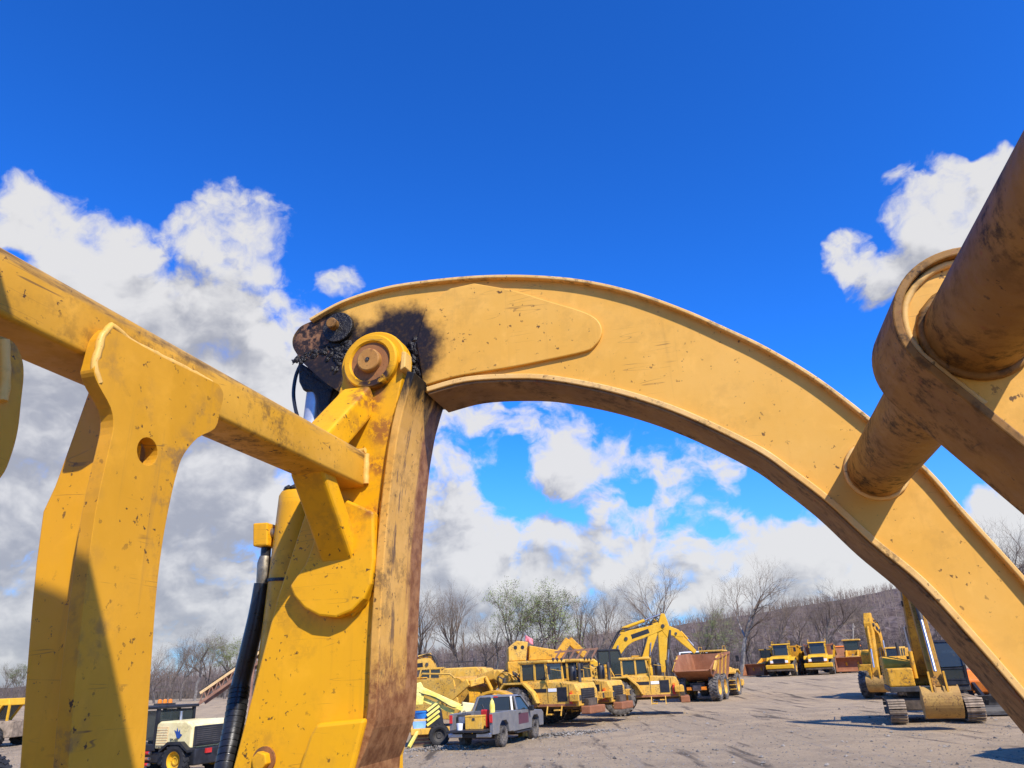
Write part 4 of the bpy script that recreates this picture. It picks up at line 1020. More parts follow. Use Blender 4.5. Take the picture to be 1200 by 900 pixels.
    pane(cab, [(1.92, -1.0, 2.34), (1.92, .6, 2.34), (1.84, .6, 3.16), (1.84, -1.0, 3.16)], 'windshield'); pane(cab, [(.28, -1.0, 2.34), (.28, .6, 2.34), (.28, .6, 3.16), (.28, -1.0, 3.16)])
    B().prism([(.6, 2.3), (1.1, 2.3), (1.1, 2.5), (.78, 2.55), (.70, 3.05), (.6, 3.05)], 'y', -.45, .1).build('seat', M_SEAT, cab)
    B().lathe([(0, 2.22), (.2, 2.22), (.22, 2.3), (.22, 2.85), (.16, 2.95), (0, 2.95)], (2.5, .75, 0), axis='z', n=14).build('air_cleaner', M_BLACK, hood, smooth=True)
    B().cyl((3.1, .4, 2.1), (3.1, .4, 3.1), .09).build('exhaust', M_DARK, hood, smooth=True)
    # gooseneck, hoses and the bowl it pulls
    gn = B().beam((-.4, 0, 1.9), (-1.9, 0, 2.75), .7, .55).beam((-1.9, 0, 2.75), (-3.1, 0, 2.5), .7, .5).build('gooseneck', M_CAT2, T, bevel=.05)
    rg_ = random.Random(px)
    for k in range(7):
        y_ = -.6 + .2 * k; B().tube(smooth_curve([(-.2, y_, 2.2), (-.6, y_ - .1, 2.7 + rg_.uniform(-.1, .25)), (-1.2, y_, 2.75 + rg_.uniform(-.1, .2)), (-1.7, y_ * .6, 2.6)], 4), .04, 6).build('hose', M_DARK if k % 3 else M_CAT2, gn, smooth=True)
    for s_ in (-1, 1):
        B().beam((-2.6, s_ * .3, 2.5), (-2.9, s_ * 1.55, 2.3), .35, .35).build('draft_arm', M_CAT2, T, bevel=.04); B().beam((-2.9, s_ * 1.55, 2.4), (-4.6, s_ * 1.6, 1.3), .18, .4).build('draft_arm', M_CAT2, T, bevel=.04)
        B().cyl((-1.6, s_ * .55, 1.2), (-2.4, s_ * .55, 2.6), .11).build('lift_cylinder', M_CAT, T, smooth=True)
    if bowl:
        pr_ = [(-3.0 - 1.15 + 1.25 * math.cos(R(a)), 1.55 + 1.15 * math.sin(R(a))) for a in range(-80, 100, 12)]
        B().strip(pr_, offset_curve(pr_, -.06), -1.45, 1.45).build('apron', M_CAT, T, bevel=.01)
        for s_ in (-1, 1): B().prism([(-8.2, .7), (-3.9, .45), (-3.5, 1.0), (-3.9, 2.55), (-8.2, 2.7)], 'y', s_ * 1.5, s_ * 1.62).build('bowl_side', M_CAT2, T, bevel=.03)
        B().prism([(-8.2, .7), (-3.9, .45), (-3.9, .55), (-8.1, .85)], 'y', -1.5, 1.5).build('bowl_floor', M_RBED, T)
        pr_ = [(-8.1 + 1.1 * math.cos(R(a)), 1.75 + .95 * math.sin(R(a))) for a in range(90, 271, 15)]
        B().strip(pr_, offset_curve(pr_, .06), -1.5, 1.5).build('ejector', M_CAT, T)
        B().tube([(-3.8, -1.55, 2.6), (-4.2, -1.5, 2.85), (-6.2, -1.5, 2.95), (-6.4, -1.55, 2.7)], .05, 6).build('bowl_pipe', M_CAT2, T, smooth=True)
        for s_ in (-1, 1): wheel(T, -9.2, s_ * 1.15, 1.02, 1.02, .72, s_, M_CAT, M_TYRE, 22)
        B().box(-10.6, -8.6, -.5, .5, .9, 1.9).build('rear_frame', M_CAT, T, bevel=.05)
    return T
GTR = 'wheel tractor scrapers parked in a staggered row'
tractor('scraper_tractor', 'left wheel tractor scraper, nearest one, cab right behind the silver pickup', 620, 851, R(-30), GTR)
tractor('scraper_tractor', 'middle wheel tractor scraper with cab between the two other yellow tractors', 656, 846, R(-26), GTR, False)
tractor('scraper_tractor', 'right wheel tractor scraper showing its whole big yellow-rimmed wheel', 729, 838, R(-10), GTR, False)

# ------------------------------------------------------------------ excavators
def exc_boom_profile(a, b_, c, w0, w1, w2):
    """bent boom from foot a over elbow b to tip c in the x,z plane"""
    pts = smooth_curve([a, ((a[0] + b_[0]) / 2, (a[1] + b_[1]) / 2), b_, ((c[0] + b_[0]) / 2, (c[1] + b_[1]) / 2), c], 5)
    n = len(pts); up_, dn = [], []
    for i, p_ in enumerate(pts):
        s_ = i / (n - 1); w_ = w0 + (w1 - w0) * min(1, s_ * 2) if s_ < .5 else w1 + (w2 - w1) * (s_ - .5) * 2
        a_ = pts[max(i - 1, 0)]; c_ = pts[min(i + 1, n - 1)]; dx, dz = c_[0] - a_[0], c_[1] - a_[1]; l_ = math.hypot(dx, dz)
        up_.append((p_[0] - dz / l_ * w_ / 2, p_[1] + dx / l_ * w_ / 2)); dn.append((p_[0] + dz / l_ * w_ / 2, p_[1] - dx / l_ * w_ / 2))
    return up_ + dn[::-1]
def bucket(root, c, w, k, ang, mat, name='bucket'):
    """backhoe bucket hanging at c=(x,z), width w, size k"""
    pr_ = [(0, .15), (.35, .10), (.62, -.25), (.60, -.75), (.30, -1.10), (-.15, -1.20), (-.62, -1.05)]
    rot = lambda q: (c[0] + k * (q[0] * math.cos(ang) - q[1] * math.sin(ang)), c[1] + k * (q[0] * math.sin(ang) + q[1] * math.cos(ang)))
    cu = [rot(q) for q in smooth_curve(pr_, 4)]
    o = B().strip(cu, offset_curve(cu, .045 * k), -w / 2, w / 2).build(name, mat, root, bevel=.01)
    for s_ in (-1, 1): B().prism([rot(q) for q in pr_ + [(-.30, -.45), (-.10, .12)]], 'y', s_ * w / 2, s_ * (w / 2 - .04)).build('bucket_side', mat, o)
    for i in range(5):
        y_ = -w / 2 + w * (i + .5) / 5; a_ = rot((-.58, -1.05)); d_ = rot((-.80, -.98)); B().beam((a_[0], y_, a_[1]), (d_[0], y_, d_[1]), .10, .07, w1=.06, h1=.03).build('tooth', M_TRACK, o)
    for s_ in (-.14, .14): B().prism([rot(q) for q in [(-.12, .2), (.2, .25), (.42, .02), (.2, -.12), (-.1, .0)]], 'y', s_ - .03, s_ + .03).build('bucket_ear', mat, o)
    return o
def excavator(name, label, loc, rz, foot, elbow, tip, end, body=None, cabm=None, under='tracks', bk=None, cab_side=1, ctr=True, house=True, sc=1.0, group=None, housetop=2.45, bkang=0.0, bkw=1.25, armm=None):
    body = body or M_CAT; cabm = cabm or body; armm = armm or body
    X = thing(name, label, 'excavator', loc, rz, group); X.scale = (sc, sc, sc)
    if under == 'tracks':
        for s_ in (-1, 1):
            y0, y1 = s_ * 1.0, s_ * 1.6
            pr_ = [(-1.85, .12), (1.85, .12), (2.2, .35), (2.25, .55), (2.05, .82), (-2.05, .82), (-2.25, .55), (-2.2, .35)]
            tr = B().prism([(x_ * .93, .47 + (z_ - .47) * .82) for x_, z_ in pr_], 'y', y0 + s_ * .1, y1 - s_ * .1).build('track_frame', M_UNDER, X, bevel=.03)
            P_ = [(p_[0], p_[1]) for p_ in pr_ + pr_[:1]]; L_ = [0]
            for i in range(len(P_) - 1): L_.append(L_[-1] + math.dist(P_[i], P_[i + 1]))
            n_ = 46
            for k in range(n_):
                s2 = L_[-1] * k / n_; i = 0
                while L_[i + 1] < s2: i += 1
                f_ = (s2 - L_[i]) / (L_[i + 1] - L_[i]); cx_, cz_ = P_[i][0] + (P_[i + 1][0] - P_[i][0]) * f_, P_[i][1] + (P_[i + 1][1] - P_[i][1]) * f_
                dx, dz = P_[i + 1][0] - P_[i][0], P_[i + 1][1] - P_[i][1]; l_ = math.hypot(dx, dz); dx, dz = dx / l_ * .085, dz / l_ * .085
                key = ('shoe', round(dx, 3), round(dz, 3), s_)
                if key not in WM:
                    nx_, nz_ = dz / .085, -dx / .085
                    bb = B().hexa([(-dx, y0, -dz), (dx, y0, dz), (dx, y1, dz), (-dx, y1, -dz), (-dx + nx_ * .03, y0, -dz + nz_ * .03), (dx + nx_ * .03, y0, dz + nz_ * .03), (dx + nx_ * .03, y1, dz + nz_ * .03), (-dx + nx_ * .03, y1, -dz + nz_ * .03)])
                    bb.hexa([(-dx * .2 + nx_ * .03, y0, -dz * .2 + nz_ * .03), (dx * .2 + nx_ * .03, y0, dz * .2 + nz_ * .03), (dx * .2 + nx_ * .03, y1, dz * .2 + nz_ * .03), (-dx * .2 + nx_ * .03, y1, -dz * .2 + nz_ * .03), (-dx * .2 + nx_ * .06, y0, -dz * .2 + nz_ * .06), (dx * .2 + nx_ * .06, y0, dz * .2 + nz_ * .06), (dx * .2 + nx_ * .06, y1, dz * .2 + nz_ * .06), (-dx * .2 + nx_ * .06, y1, -dz * .2 + nz_ * .06)])
                    me = bb.mesh('track_shoe'); me.materials.append(M_TRACK); WM[key] = me
                sh = bpy.data.objects.new('track_shoe', WM[key]); COL.objects.link(sh); sh.parent = tr; sh.location = (cx_, 0, cz_)
        B().box(-1.3, 1.3, -1.1, 1.1, .45, .9).build('carbody', M_UNDER, X, bevel=.05)
        B().cyl((0, 0, .9), (0, 0, 1.12), .75, n=24).build('slew_ring', M_DARK, X, smooth=True)
    else:
        for s_ in (-1, 1):
            for x_ in (-1.35, 1.35): wheel(X, x_, s_ * 1.05, .82, .82, .55, s_, M_CAT, M_TYRE, 20)
        B().box(-2.1, 2.1, -.55, .55, .7, 1.05).build('chassis', M_CAT2, X, bevel=.05)
        B().box(-2.2, -1.9, -1.2, 1.2, .35, 1.0).build('dozer_blade', M_CAT, X, bevel=.03); B().cyl((0, 0, 1.0), (0, 0, 1.15), .7, n=24).build('slew_ring', M_DARK, X, smooth=True)
    if house:
        B().box(-2.5, 1.5, -1.4, 1.4, 1.12, 1.32).build('turntable', M_DARK, X, bevel=.03)
        hs_ = B().prism([(-2.6, 1.32), (.2, 1.32), (.2, housetop - .3), (-.2, housetop), (-2.3, housetop), (-2.6, housetop - .3)], 'y', -1.38, 1.38).build('engine_house', body, X, bevel=.06)
        B().prism([(-2.95, 1.25), (-2.55, 1.2), (-2.55, housetop - .05), (-2.8, housetop - .1), (-2.98, housetop - .5)], 'y', -1.35, 1.35).build('counterweight', body, X, bevel=.08)
        for s_ in (-1, 1):
            for k in range(5): B().box(-2.2, -1.4, s_ * 1.382, s_ * 1.395, 1.55 + .12 * k, 1.6 + .12 * k).build('louvre', M_BLACK, hs_)
        B().cyl((-1.7, -.6, housetop), (-1.7, -.6, housetop + .55), .07).build('exhaust', M_DARK, hs_, smooth=True)
        B().box(.2, 1.45, -cab_side * .45, -cab_side * 1.36, 1.32, 2.0).build('tool_box', body, X, bevel=.05)
        yc0, yc1 = sorted((cab_side * .45, cab_side * 1.40)); z0, z1 = 1.32, 2.98
        cab = B().box(.0, 1.55, yc0, yc1, z0, z0 + .18).build('cab', cabm, X, bevel=.02)
        B().prism([(-.02, z1), (1.30, z1 - .02), (1.42, z1 - .10), (1.30, z1 - .13), (-.02, z1 - .12)], 'y', yc0, yc1).build('roof', cabm, cab, bevel=.02)
        for y_ in (yc0 + .05, yc1 - .05):
            for (a_, c_) in (((.05, z0 + .1), (.05, z1 - .1)), ((.75, z0 + .1), (.75, z1 - .1)), ((1.52, z0 + .1), (1.60, 2.0)), ((1.60, 2.0), (1.34, z1 - .08))): B().beam((a_[0], y_, a_[1]), (c_[0], y_, c_[1]), .08, .08).build('pillar', cabm, cab)
            pane(cab, [(.1, y_, z0 + .2), (.7, y_, z0 + .2), (.7, y_, z1 - .14), (.1, y_, z1 - .14)]); pane(cab, [(.8, y_, z0 + .2), (1.52, y_, z0 + .2), (1.36, y_, z1 - .14), (.8, y_, z1 - .14)])
        pane(cab, [(1.57, yc0 + .1, 1.98), (1.57, yc1 - .1, 1.98), (1.36, yc1 - .1, z1 - .12), (1.36, yc0 + .1, z1 - .12)], 'windshield')
        pane(cab, [(1.54, yc0 + .1, z0 + .2), (1.54, yc1 - .1, z0 + .2), (1.58, yc1 - .1, 1.92), (1.58, yc0 + .1, 1.92)], 'lower_windshield', frame=cabm, fw=.05)
        B().prism([(.35, z0 + .2), (.85, z0 + .2), (.85, z0 + .55), (.5, z0 + .6), (.42, z0 + 1.15), (.3, z0 + 1.15)], 'y', (yc0 + yc1) / 2 - .26, (yc0 + yc1) / 2 + .26).build('seat', M_SEAT, cab, bevel=.04)
        for s_ in (-1, 1): B().beam(((1.1), (yc0 + yc1) / 2 + s_ * .3, z0 + .2), (1.15, (yc0 + yc1) / 2 + s_ * .28, z0 + .75), .05, .05).build('control_lever', M_CHR, cab)
    bm_ = B().prism(exc_boom_profile(foot, elbow, tip, .42, .78, .42), 'y', -.26, .26).build('boom', armm, X, bevel=.03)
    B().prism(exc_boom_profile(tip, ((tip[0] + end[0]) / 2 + .01, (tip[1] + end[1]) / 2), end, .62, .50, .30), 'y', -.20, .20).build('stick', armm, X, bevel=.03)
    tv = Vector((tip[0] - end[0], tip[1] - end[1])).normalized(); hump = (tip[0] + tv.x * .75, tip[1] + tv.y * .75)
    nv_ = Vector((-tv.y, tv.x)); nv_ = nv_ if nv_.x > 0 else -nv_
    B().prism([(tip[0] - nv_.x * .3, tip[1] - nv_.y * .3), (hump[0] - nv_.x * .12, hump[1] - nv_.y * .12), (hump[0] + nv_.x * .12, hump[1] + nv_.y * .12), (tip[0] + nv_.x * .42, tip[1] + nv_.y * .42), (tip[0] - tv.x * .7 + nv_.x * .3, tip[1] - tv.y * .7 + nv_.y * .3)], 'y', -.22, .22).build('stick_head', armm, X, bevel=.03)
    for s_ in (-1, 1):
        pa = ((foot[0] * .35 + elbow[0] * .65), (foot[1] * .35 + elbow[1] * .65)); pb = ((tip[0] * .62 + elbow[0] * .38), (tip[1] * .62 + elbow[1] * .38))
        B().beam((elbow[0] * .85 + tip[0] * .15, s_ * .264, elbow[1] * .85 + tip[1] * .15), (pb[0], s_ * .264, pb[1]), .012, .26).build('boom_decal', M_BLACK, bm_)
        B().tube([(-.2, s_ * 1.3, housetop), (-.2, s_ * 1.3, housetop + .35), (-2.2, s_ * 1.3, housetop + .35), (-2.2, s_ * 1.3, housetop)], .022, 5).build('handrail', M_DARK, X)
        for y_ in (s_ * .20,): B().tube(smooth_curve([(foot[0] - .1, y_, foot[1] + .2), (pa[0] - .35, y_, pa[1] + .35), (elbow[0] - .35, y_, elbow[1] + .5), (elbow[0] + .3, y_, elbow[1] + .5)], 4), .035, 6).build('hydraulic_line', M_BLACK, X, smooth=True)
    B().box(foot[0] + .2, foot[0] + .32, -.5, .5, foot[1] + .55, foot[1] + .68).build('work_lamp', M_DARK, X)
    for q_ in (elbow, tip): B().cyl((q_[0], -.32, q_[1]), (q_[0], .32, q_[1]), .11, n=14).build('boom_pin', M_DARK, X, smooth=True)
    # cylinders: two under the boom, one on top to the stick, one along the stick to the bucket
    mid = ((foot[0] + elbow[0]) / 2 + .12, (foot[1] + elbow[1]) / 2 + .35)
    for s_ in (-.36, .36):
        B().cyl((foot[0] + .75, s_, foot[1] - .15), ((foot[0] + .75) * .45 + mid[0] * .55, s_, (foot[1] - .15) * .45 + mid[1] * .55), .085).build('boom_cylinder', body, X, smooth=True)
        B().cyl(((foot[0] + .75) * .45 + mid[0] * .55, s_, (foot[1] - .15) * .45 + mid[1] * .55), (mid[0] + .1, s_, mid[1] + .1), .05).build('boom_cylinder_rod', M_CHR, X, smooth=True)
    e_up = (elbow[0] - .15, elbow[1] + .62); f_ = .55
    mm_ = (e_up[0] * (1 - f_) + hump[0] * f_, e_up[1] * (1 - f_) + hump[1] * f_)
    B().cyl((e_up[0], 0, e_up[1]), (mm_[0], 0, mm_[1]), .10).build('stick_cylinder', body, X, smooth=True); B().cyl((mm_[0], 0, mm_[1]), (hump[0], 0, hump[1]), .055).build('stick_cylinder_rod', M_CHR, X, smooth=True)
    B().prism([(elbow[0] - .35, elbow[1] + .3), (elbow[0] - .15, elbow[1] + .72), (elbow[0] + .05, elbow[1] + .3)], 'y', -.12, .12).build('cylinder_lug', body, X)
    o1 = (tip[0] - tv.x * .2 + nv_.x * .46, tip[1] - tv.y * .2 + nv_.y * .46); o2 = (end[0] + tv.x * .45 + nv_.x * .32, end[1] + tv.y * .45 + nv_.y * .32); om = (o1[0] * .45 + o2[0] * .55, o1[1] * .45 + o2[1] * .55)
    B().cyl((o1[0], 0, o1[1]), (om[0], 0, om[1]), .085).build('bucket_cylinder', M_DARK if cabm is M_BLACK else body, X, smooth=True); B().cyl((om[0], 0, om[1]), (o2[0], 0, o2[1]), .055).build('bucket_cylinder_rod', M_CHR, X, smooth=True)
    for y_ in (-.12, .12): B().tube(smooth_curve([(foot[0] + .2, y_, foot[1] + .3), (elbow[0] - .3, y_, elbow[1] + .52), (elbow[0] + .4, y_, elbow[1] + .55), ((elbow[0] + tip[0]) / 2, y_, (elbow[1] + tip[1]) / 2 + .42), (tip[0], y_, tip[1] + .35), (hump[0] * .4 + tip[0] * .6, y_, hump[1] * .4 + tip[1] * .6)], 4), .03, 6).build('hydraulic_line', M_BLACK, X, smooth=True)
    if bk:
        for s_ in (-.24, .24): B().beam((o2[0], s_, o2[1]), (end[0] + nv_.x * .25, s_, end[1] - .25), .06, .14).build('bucket_link', body, X)
        bucket(X, (end[0], end[1] - .05), bkw, bk, bkang, M_BUCK)
    return X

ex = base(1079, 32.5)
excavator('tracked_excavator', 'tracked excavator facing the camera with its bucket on the gravel', ex, R(-111.5), (.35, 1.75), (1.5, 4.4), (2.9, 5.8), (4.7, 1.35), body=M_CAT, cabm=M_BLACK, bk=.88, bkang=R(-35), bkw=1.2, armm=M_SHADED_ARM)
ex2 = base(700, 60)
excavator('boom_excavator', 'black-cabbed excavator with long yellow boom raised above the dump body', ex2, R(-4), (.4, 1.9), (1.9, 3.55), (4.25, 4.2), (3.95, 1.5), body=M_CAT3, cabm=M_BLACK, cab_side=-1, sc=1.22)
ex3 = base(742, 68)
excavator('folded_excavator', 'second yellow excavator whose arm slants up behind the right tractor', ex3, R(-2), (.6, 1.8), (2.3, 5.2), (3.9, 4.6), (5.4, 3.0), body=M_CAT3, cabm=M_CAT, housetop=2.2)
ex4 = base(524, 52)
excavator('parked_excavator', 'yellow excavator with low folded boom behind the scraper bowl', ex4, R(170), (.4, 1.8), (1.3, 3.2), (3.2, 3.1), (4.6, 1.9), body=M_CAT2, cabm=M_CAT2, housetop=2.9)
ex5 = base(1038, 52)
excavator('wheeled_excavator', 'wheeled excavator with upright pale arm left of the tracked excavator', ex5, R(-128), (.4, 1.9), (.9, 4.0), (2.0, 4.35), (2.7, 1.3), body=M_CAT, cabm=M_CAT2, under='wheels', bk=.8, bkang=R(-30), housetop=2.9)

# ------------------------------------------------------------------ articulated dump trucks
def dump_truck(name, label, loc, rz, bedmat, group=None, hoodmat=None):
    D_ = thing(name, label, 'dump truck', loc, rz, group); hm = hoodmat or M_CAT3
    for s_ in (-1, 1):
        for x_ in (.0, 1.75, 5.9): wheel(D_, x_, s_ * 1.12, .87, .87, .62, s_, M_CAT2, M_TYRE, 24)
    B().box(-.6, 4.4, -.5, .5, .75, 1.2).build('rear_frame', M_UNDER, D_, bevel=.04)
    for x_ in (0, 1.75): B().cyl((x_, -1.0, .87), (x_, 1.0, .87), .22).build('axle', M_UNDER, D_, smooth=True)
    # open dump body, tail lower than the sides
    sd = [(-1.55, 2.05), (-1.25, 1.75), (.2, 1.25), (3.6, 1.35), (4.1, 1.8), (4.15, 3.05), (3.6, 3.15), (.6, 3.05), (-.5, 2.55)]
    bed = B().prism([(-1.5, 1.95), (.2, 1.28), (3.6, 1.38), (3.6, 1.50), (.3, 1.40), (-1.45, 2.05)], 'y', -1.2, 1.2).build('dump_body', bedmat, D_, bevel=.02)
    for s_ in (-1, 1):
        n_ = len(sd)
        vs = [(x_, s_ * (1.05 + .33 * (z_ - 1.2) / 1.9), z_) for x_, z_ in sd] + [(x_, s_ * (1.05 + .33 * (z_ - 1.2) / 1.9 + .09), z_) for x_, z_ in sd]
        B().add(vs, [tuple(range(n_)), tuple(range(2 * n_ - 1, n_ - 1, -1))] + [(i, (i + 1) % n_, n_ + (i + 1) % n_, n_ + i) for i in range(n_)]).build('body_side', bedmat if s_ < 0 else bedmat, bed, bevel=.015)
        B().beam((-.4, s_ * 1.42, 2.66), (3.9, s_ * 1.48, 3.12), .14, .12).build('body_rail', bedmat, bed)
        for x_ in (.5, 1.6, 2.7): B().beam((x_, s_ * 1.20, 1.4), (x_, s_ * 1.50, 3.0), .10, .12).build('body_rib', hm, bed)
        B().prism([(-1.3, 2.0), (-.9, 1.9), (-.2, 2.3), (.5, 2.95), (.0, 2.85)], 'y', s_ * 1.36, s_ * 1.46).build('body_corner', hm, bed, bevel=.02)
    B().hexa([(4.05, -1.1, 1.6), (4.2, -1.1, 1.6), (4.2, 1.1, 1.6), (4.05, 1.1, 1.6), (4.1, -1.42, 3.1), (4.25, -1.42, 3.1), (4.25, 1.42, 3.1), (4.1, 1.42, 3.1)]).build('body_headboard', bedmat, bed)
    B().cyl((3.0, .0, 1.1), (1.6, 0, 1.35), .12).build('hoist_cylinder', M_CHR, D_, smooth=True)
    for s_ in (-1, 1): B().box(-.95, -.6, s_ * .35, s_ * .65, .75, .95).build('rear_lamp', M_AMBER, D_)
    B().box(-.75, -.55, -.3, .3, .7, 1.05).build('tow_hitch', M_TRACK, D_, bevel=.03)
    # tractor end
    B().box(4.5, 7.7, -.55, .55, .7, 1.2).build('front_frame', M_UNDER, D_)
    cab = B().box(4.45, 5.85, -.85, .85, 1.25, 2.1).build('cab', hm, D_, bevel=.04)
    B().prism([(4.40, 3.35), (5.95, 3.32), (6.02, 3.22), (4.40, 3.22)], 'y', -.9, .9).build('roof', hm, cab, bevel=.03)
    for s_ in (-1, 1):
        for a_, c_ in (((4.5, 2.1), (4.5, 3.25)), ((5.15, 2.1), (5.15, 3.25)), ((5.82, 2.05), (5.75, 3.25))): B().beam((a_[0], s_ * .80, a_[1]), (c_[0], s_ * .80, c_[1]), .09, .09).build('pillar', hm, cab)
        pane(cab, [(4.55, s_ * .8, 2.12), (5.1, s_ * .8, 2.12), (5.1, s_ * .8, 3.2), (4.55, s_ * .8, 3.2)]); pane(cab, [(5.2, s_ * .8, 2.12), (5.78, s_ * .8, 2.12), (5.72, s_ * .8, 3.2), (5.2, s_ * .8, 3.2)])
        B().prism([(5.1, 1.75), (5.45, 1.95), (6.3, 1.95), (6.85, 1.65), (6.85, 1.55), (6.3, 1.83), (5.5, 1.83), (5.1, 1.62)], 'y', s_ * .82, s_ * 1.48).build('fender', hm, D_, bevel=.03)
        B().beam((5.9, s_ * .85, 2.9), (6.1, s_ * 1.55, 2.85), .04, .04).build('mirror_arm', M_DARK, cab); B().box(6.05, 6.13, s_ * 1.42, s_ * 1.68, 2.45, 2.9).build('mirror', M_BLACK, cab, bevel=.02)
        B().box(7.62, 7.68, s_ * .62, s_ * .92, 1.35, 1.6).build('headlamp', M_WHITE, D_, bevel=.02)
        B().tube([(4.5, s_ * .9, 3.3), (4.5, s_ * .9, 3.6), (5.4, s_ * .9, 3.6), (5.4, s_ * .9, 3.3)], .02, 5).build('roof_rail', hm, cab)
    pane(cab, [(5.87, -.76, 2.1), (5.87, .76, 2.1), (5.78, .76, 3.2), (5.78, -.76, 3.2)], 'windshield')
    hood = B().prism([(5.85, 1.3), (7.45, 1.2), (7.62, 1.35), (7.55, 1.75), (7.3, 1.98), (5.85, 2.12)], 'y', -1.0, 1.0).build('hood', hm, D_, bevel=.08)
    gr = B().prism([(7.63, 1.30), (7.68, 1.32), (7.62, 1.78), (7.56, 1.78)], 'y', -.62, .62).build('grille', M_BLACK, hood)
    for k in range(5): B().box(7.62, 7.69, -.6, .6, 1.36 + .085 * k, 1.38 + .085 * k).build('grille_slat', M_DARK, gr)
    B().prism([(7.35, .72), (7.95, .78), (7.98, 1.16), (7.40, 1.2)], 'y', -1.42, 1.42).build('bumper', hm, D_, bevel=.05)
    B().box(7.0, 7.9, -1.3, 1.3, .55, .72).build('belly_guard', M_UNDER, D_)
    B().cyl((6.2, -.75, 2.0), (6.2, -.75, 2.75), .09).build('exhaust', M_DARK, hood, smooth=True)
    for s_ in (-1, 1):
        for k in range(3): B().box(4.75, 5.1, s_ * 1.0, s_ * 1.42, .55 + .3 * k, .6 + .3 * k).build('step', M_CAT2, D_)
    return D_
q = hit(822, 822)
dump_truck('articulated_dump_truck', 'dump truck seen from behind with curved rust-brown dump body', q, R(63), M_RBED, hoodmat=M_CAT2)
GDT = 'dump trucks facing the camera at the back of the yard'
def far(px, Y, rz, ln=4.0):
    c = base(px, Y); return Vector((c.x - ln * math.cos(rz), c.y - ln * math.sin(rz), c.z))
dump_truck('articulated_dump_truck', 'left one of two far dump trucks, with yellow cab roof', far(915, 86, R(-118), 7), R(-118), M_CAT, GDT)
dump_truck('articulated_dump_truck', 'right one of two far dump trucks, with dark cab and brown bed', far(960, 85, R(-115), 7), R(-115), M_RBED, GDT)

# ------------------------------------------------------------------ wheel loaders far back
def loader(name, label, loc, rz, buck, sc=1.0, group=None):
    L_ = thing(name, label, 'loader', loc, rz, group); L_.scale = (sc, sc, sc)
    for s_ in (-1, 1):
        for x_ in (-1.4, 1.5): wheel(L_, x_, s_ * 1.05, .78, .78, .55, s_, M_CAT, M_TYRE, 20)
    B().prism([(-2.7, .9), (-.3, .9), (-.3, 2.0), (-2.3, 1.95), (-2.7, 1.7)], 'y', -.95, .95).build('engine_hood', M_CAT, L_, bevel=.06)
    B().box(-.3, 2.1, -.6, .6, .8, 1.6).build('front_frame', M_CAT2, L_, bevel=.05)
    cab = B().box(-.5, .9, -.75, .75, 1.55, 2.1).build('cab', M_CAT, L_, bevel=.03); B().box(-.6, 1.0, -.85, .85, 3.05, 3.2).build('roof', M_CAT2, cab, bevel=.04)
    for x_ in (-.42, .82):
        for y_ in (-.68, .68): B().box(x_ - .05, x_ + .05, y_ - .05, y_ + .05, 2.1, 3.05).build('pillar', M_DARK, cab)
    for y_ in (-.68, .68): pane(cab, [(-.36, y_, 2.12), (.76, y_, 2.12), (.76, y_, 3.03), (-.36, y_, 3.03)])
    pane(cab, [(.84, -.62, 2.12), (.84, .62, 2.12), (.84, .62, 3.03), (.84, -.62, 3.03)], 'windshield'); pane(cab, [(-.44, -.62, 2.12), (-.44, .62, 2.12), (-.44, .62, 3.03), (-.44, -.62, 3.03)])
    for s_ in (-1, 1): B().beam((.9, s_ * .55, 2.0), (3.1, s_ * .55, .8), .16, .36).build('lift_arm', M_CAT, L_, bevel=.03)
    B().cyl((1.0, 0, 1.7), (2.7, 0, 1.3), .1).build('tilt_cylinder', M_CHR, L_, smooth=True); B().cyl((-1.8, .4, 1.95), (-1.8, .4, 2.7), .07).build('exhaust', M_DARK, L_, smooth=True)
    cu = smooth_curve([(4.2, .15), (3.3, .12), (3.0, .5), (3.05, 1.1), (3.5, 1.5)], 4)
    o = B().strip(cu, offset_curve(cu, .05), -1.5, 1.5).build('bucket', buck, L_)
    for s_ in (-1, 1): B().prism([(4.2, .15), (3.3, .12), (3.0, .5), (3.05, 1.1), (3.5, 1.5), (3.9, .9)], 'y', s_ * 1.5, s_ * 1.45).build('bucket_side', buck, o)
    return L_
loader('wheel_loader', 'small yellow loader with lowered blade left of the far dump trucks', far(892, 92, R(-140), 2), R(-140), M_RBED, .92)
loader('wheel_loader', 'loader behind a wide rust-brown bucket right of the far dump trucks', far(1000, 88, R(-118), 3), R(-118), M_RBED, 1.1)

# ------------------------------------------------------------------ remaining machines and yard clutter
# rust-orange trailer body between the far trucks
c = base(984, 98)
o = thing('dump_trailer', 'rust-orange tipping body on wheels behind the right far dump truck', 'trailer', c, R(10))
B().prism([(-2.2, 1.4), (2.0, 1.4), (2.4, 2.9), (-2.6, 2.9)], 'y', -1.3, 1.3).build('tipping_body', M_RBED, o, bevel=.05); B().box(-2.7, 2.5, -1.4, 1.4, 2.85, 3.0).build('body_rim', M_ORANGE, o, bevel=.03)
B().box(-2.4, 2.4, -.5, .5, 1.05, 1.38).build('chassis', M_UNDER, o)
for x_ in (-1.2, 1.2):
    for s_ in (-1, 1): wheel(o, x_, s_ * 1.0, .6, .6, .45, s_, M_DARK, M_TYRED, 18)
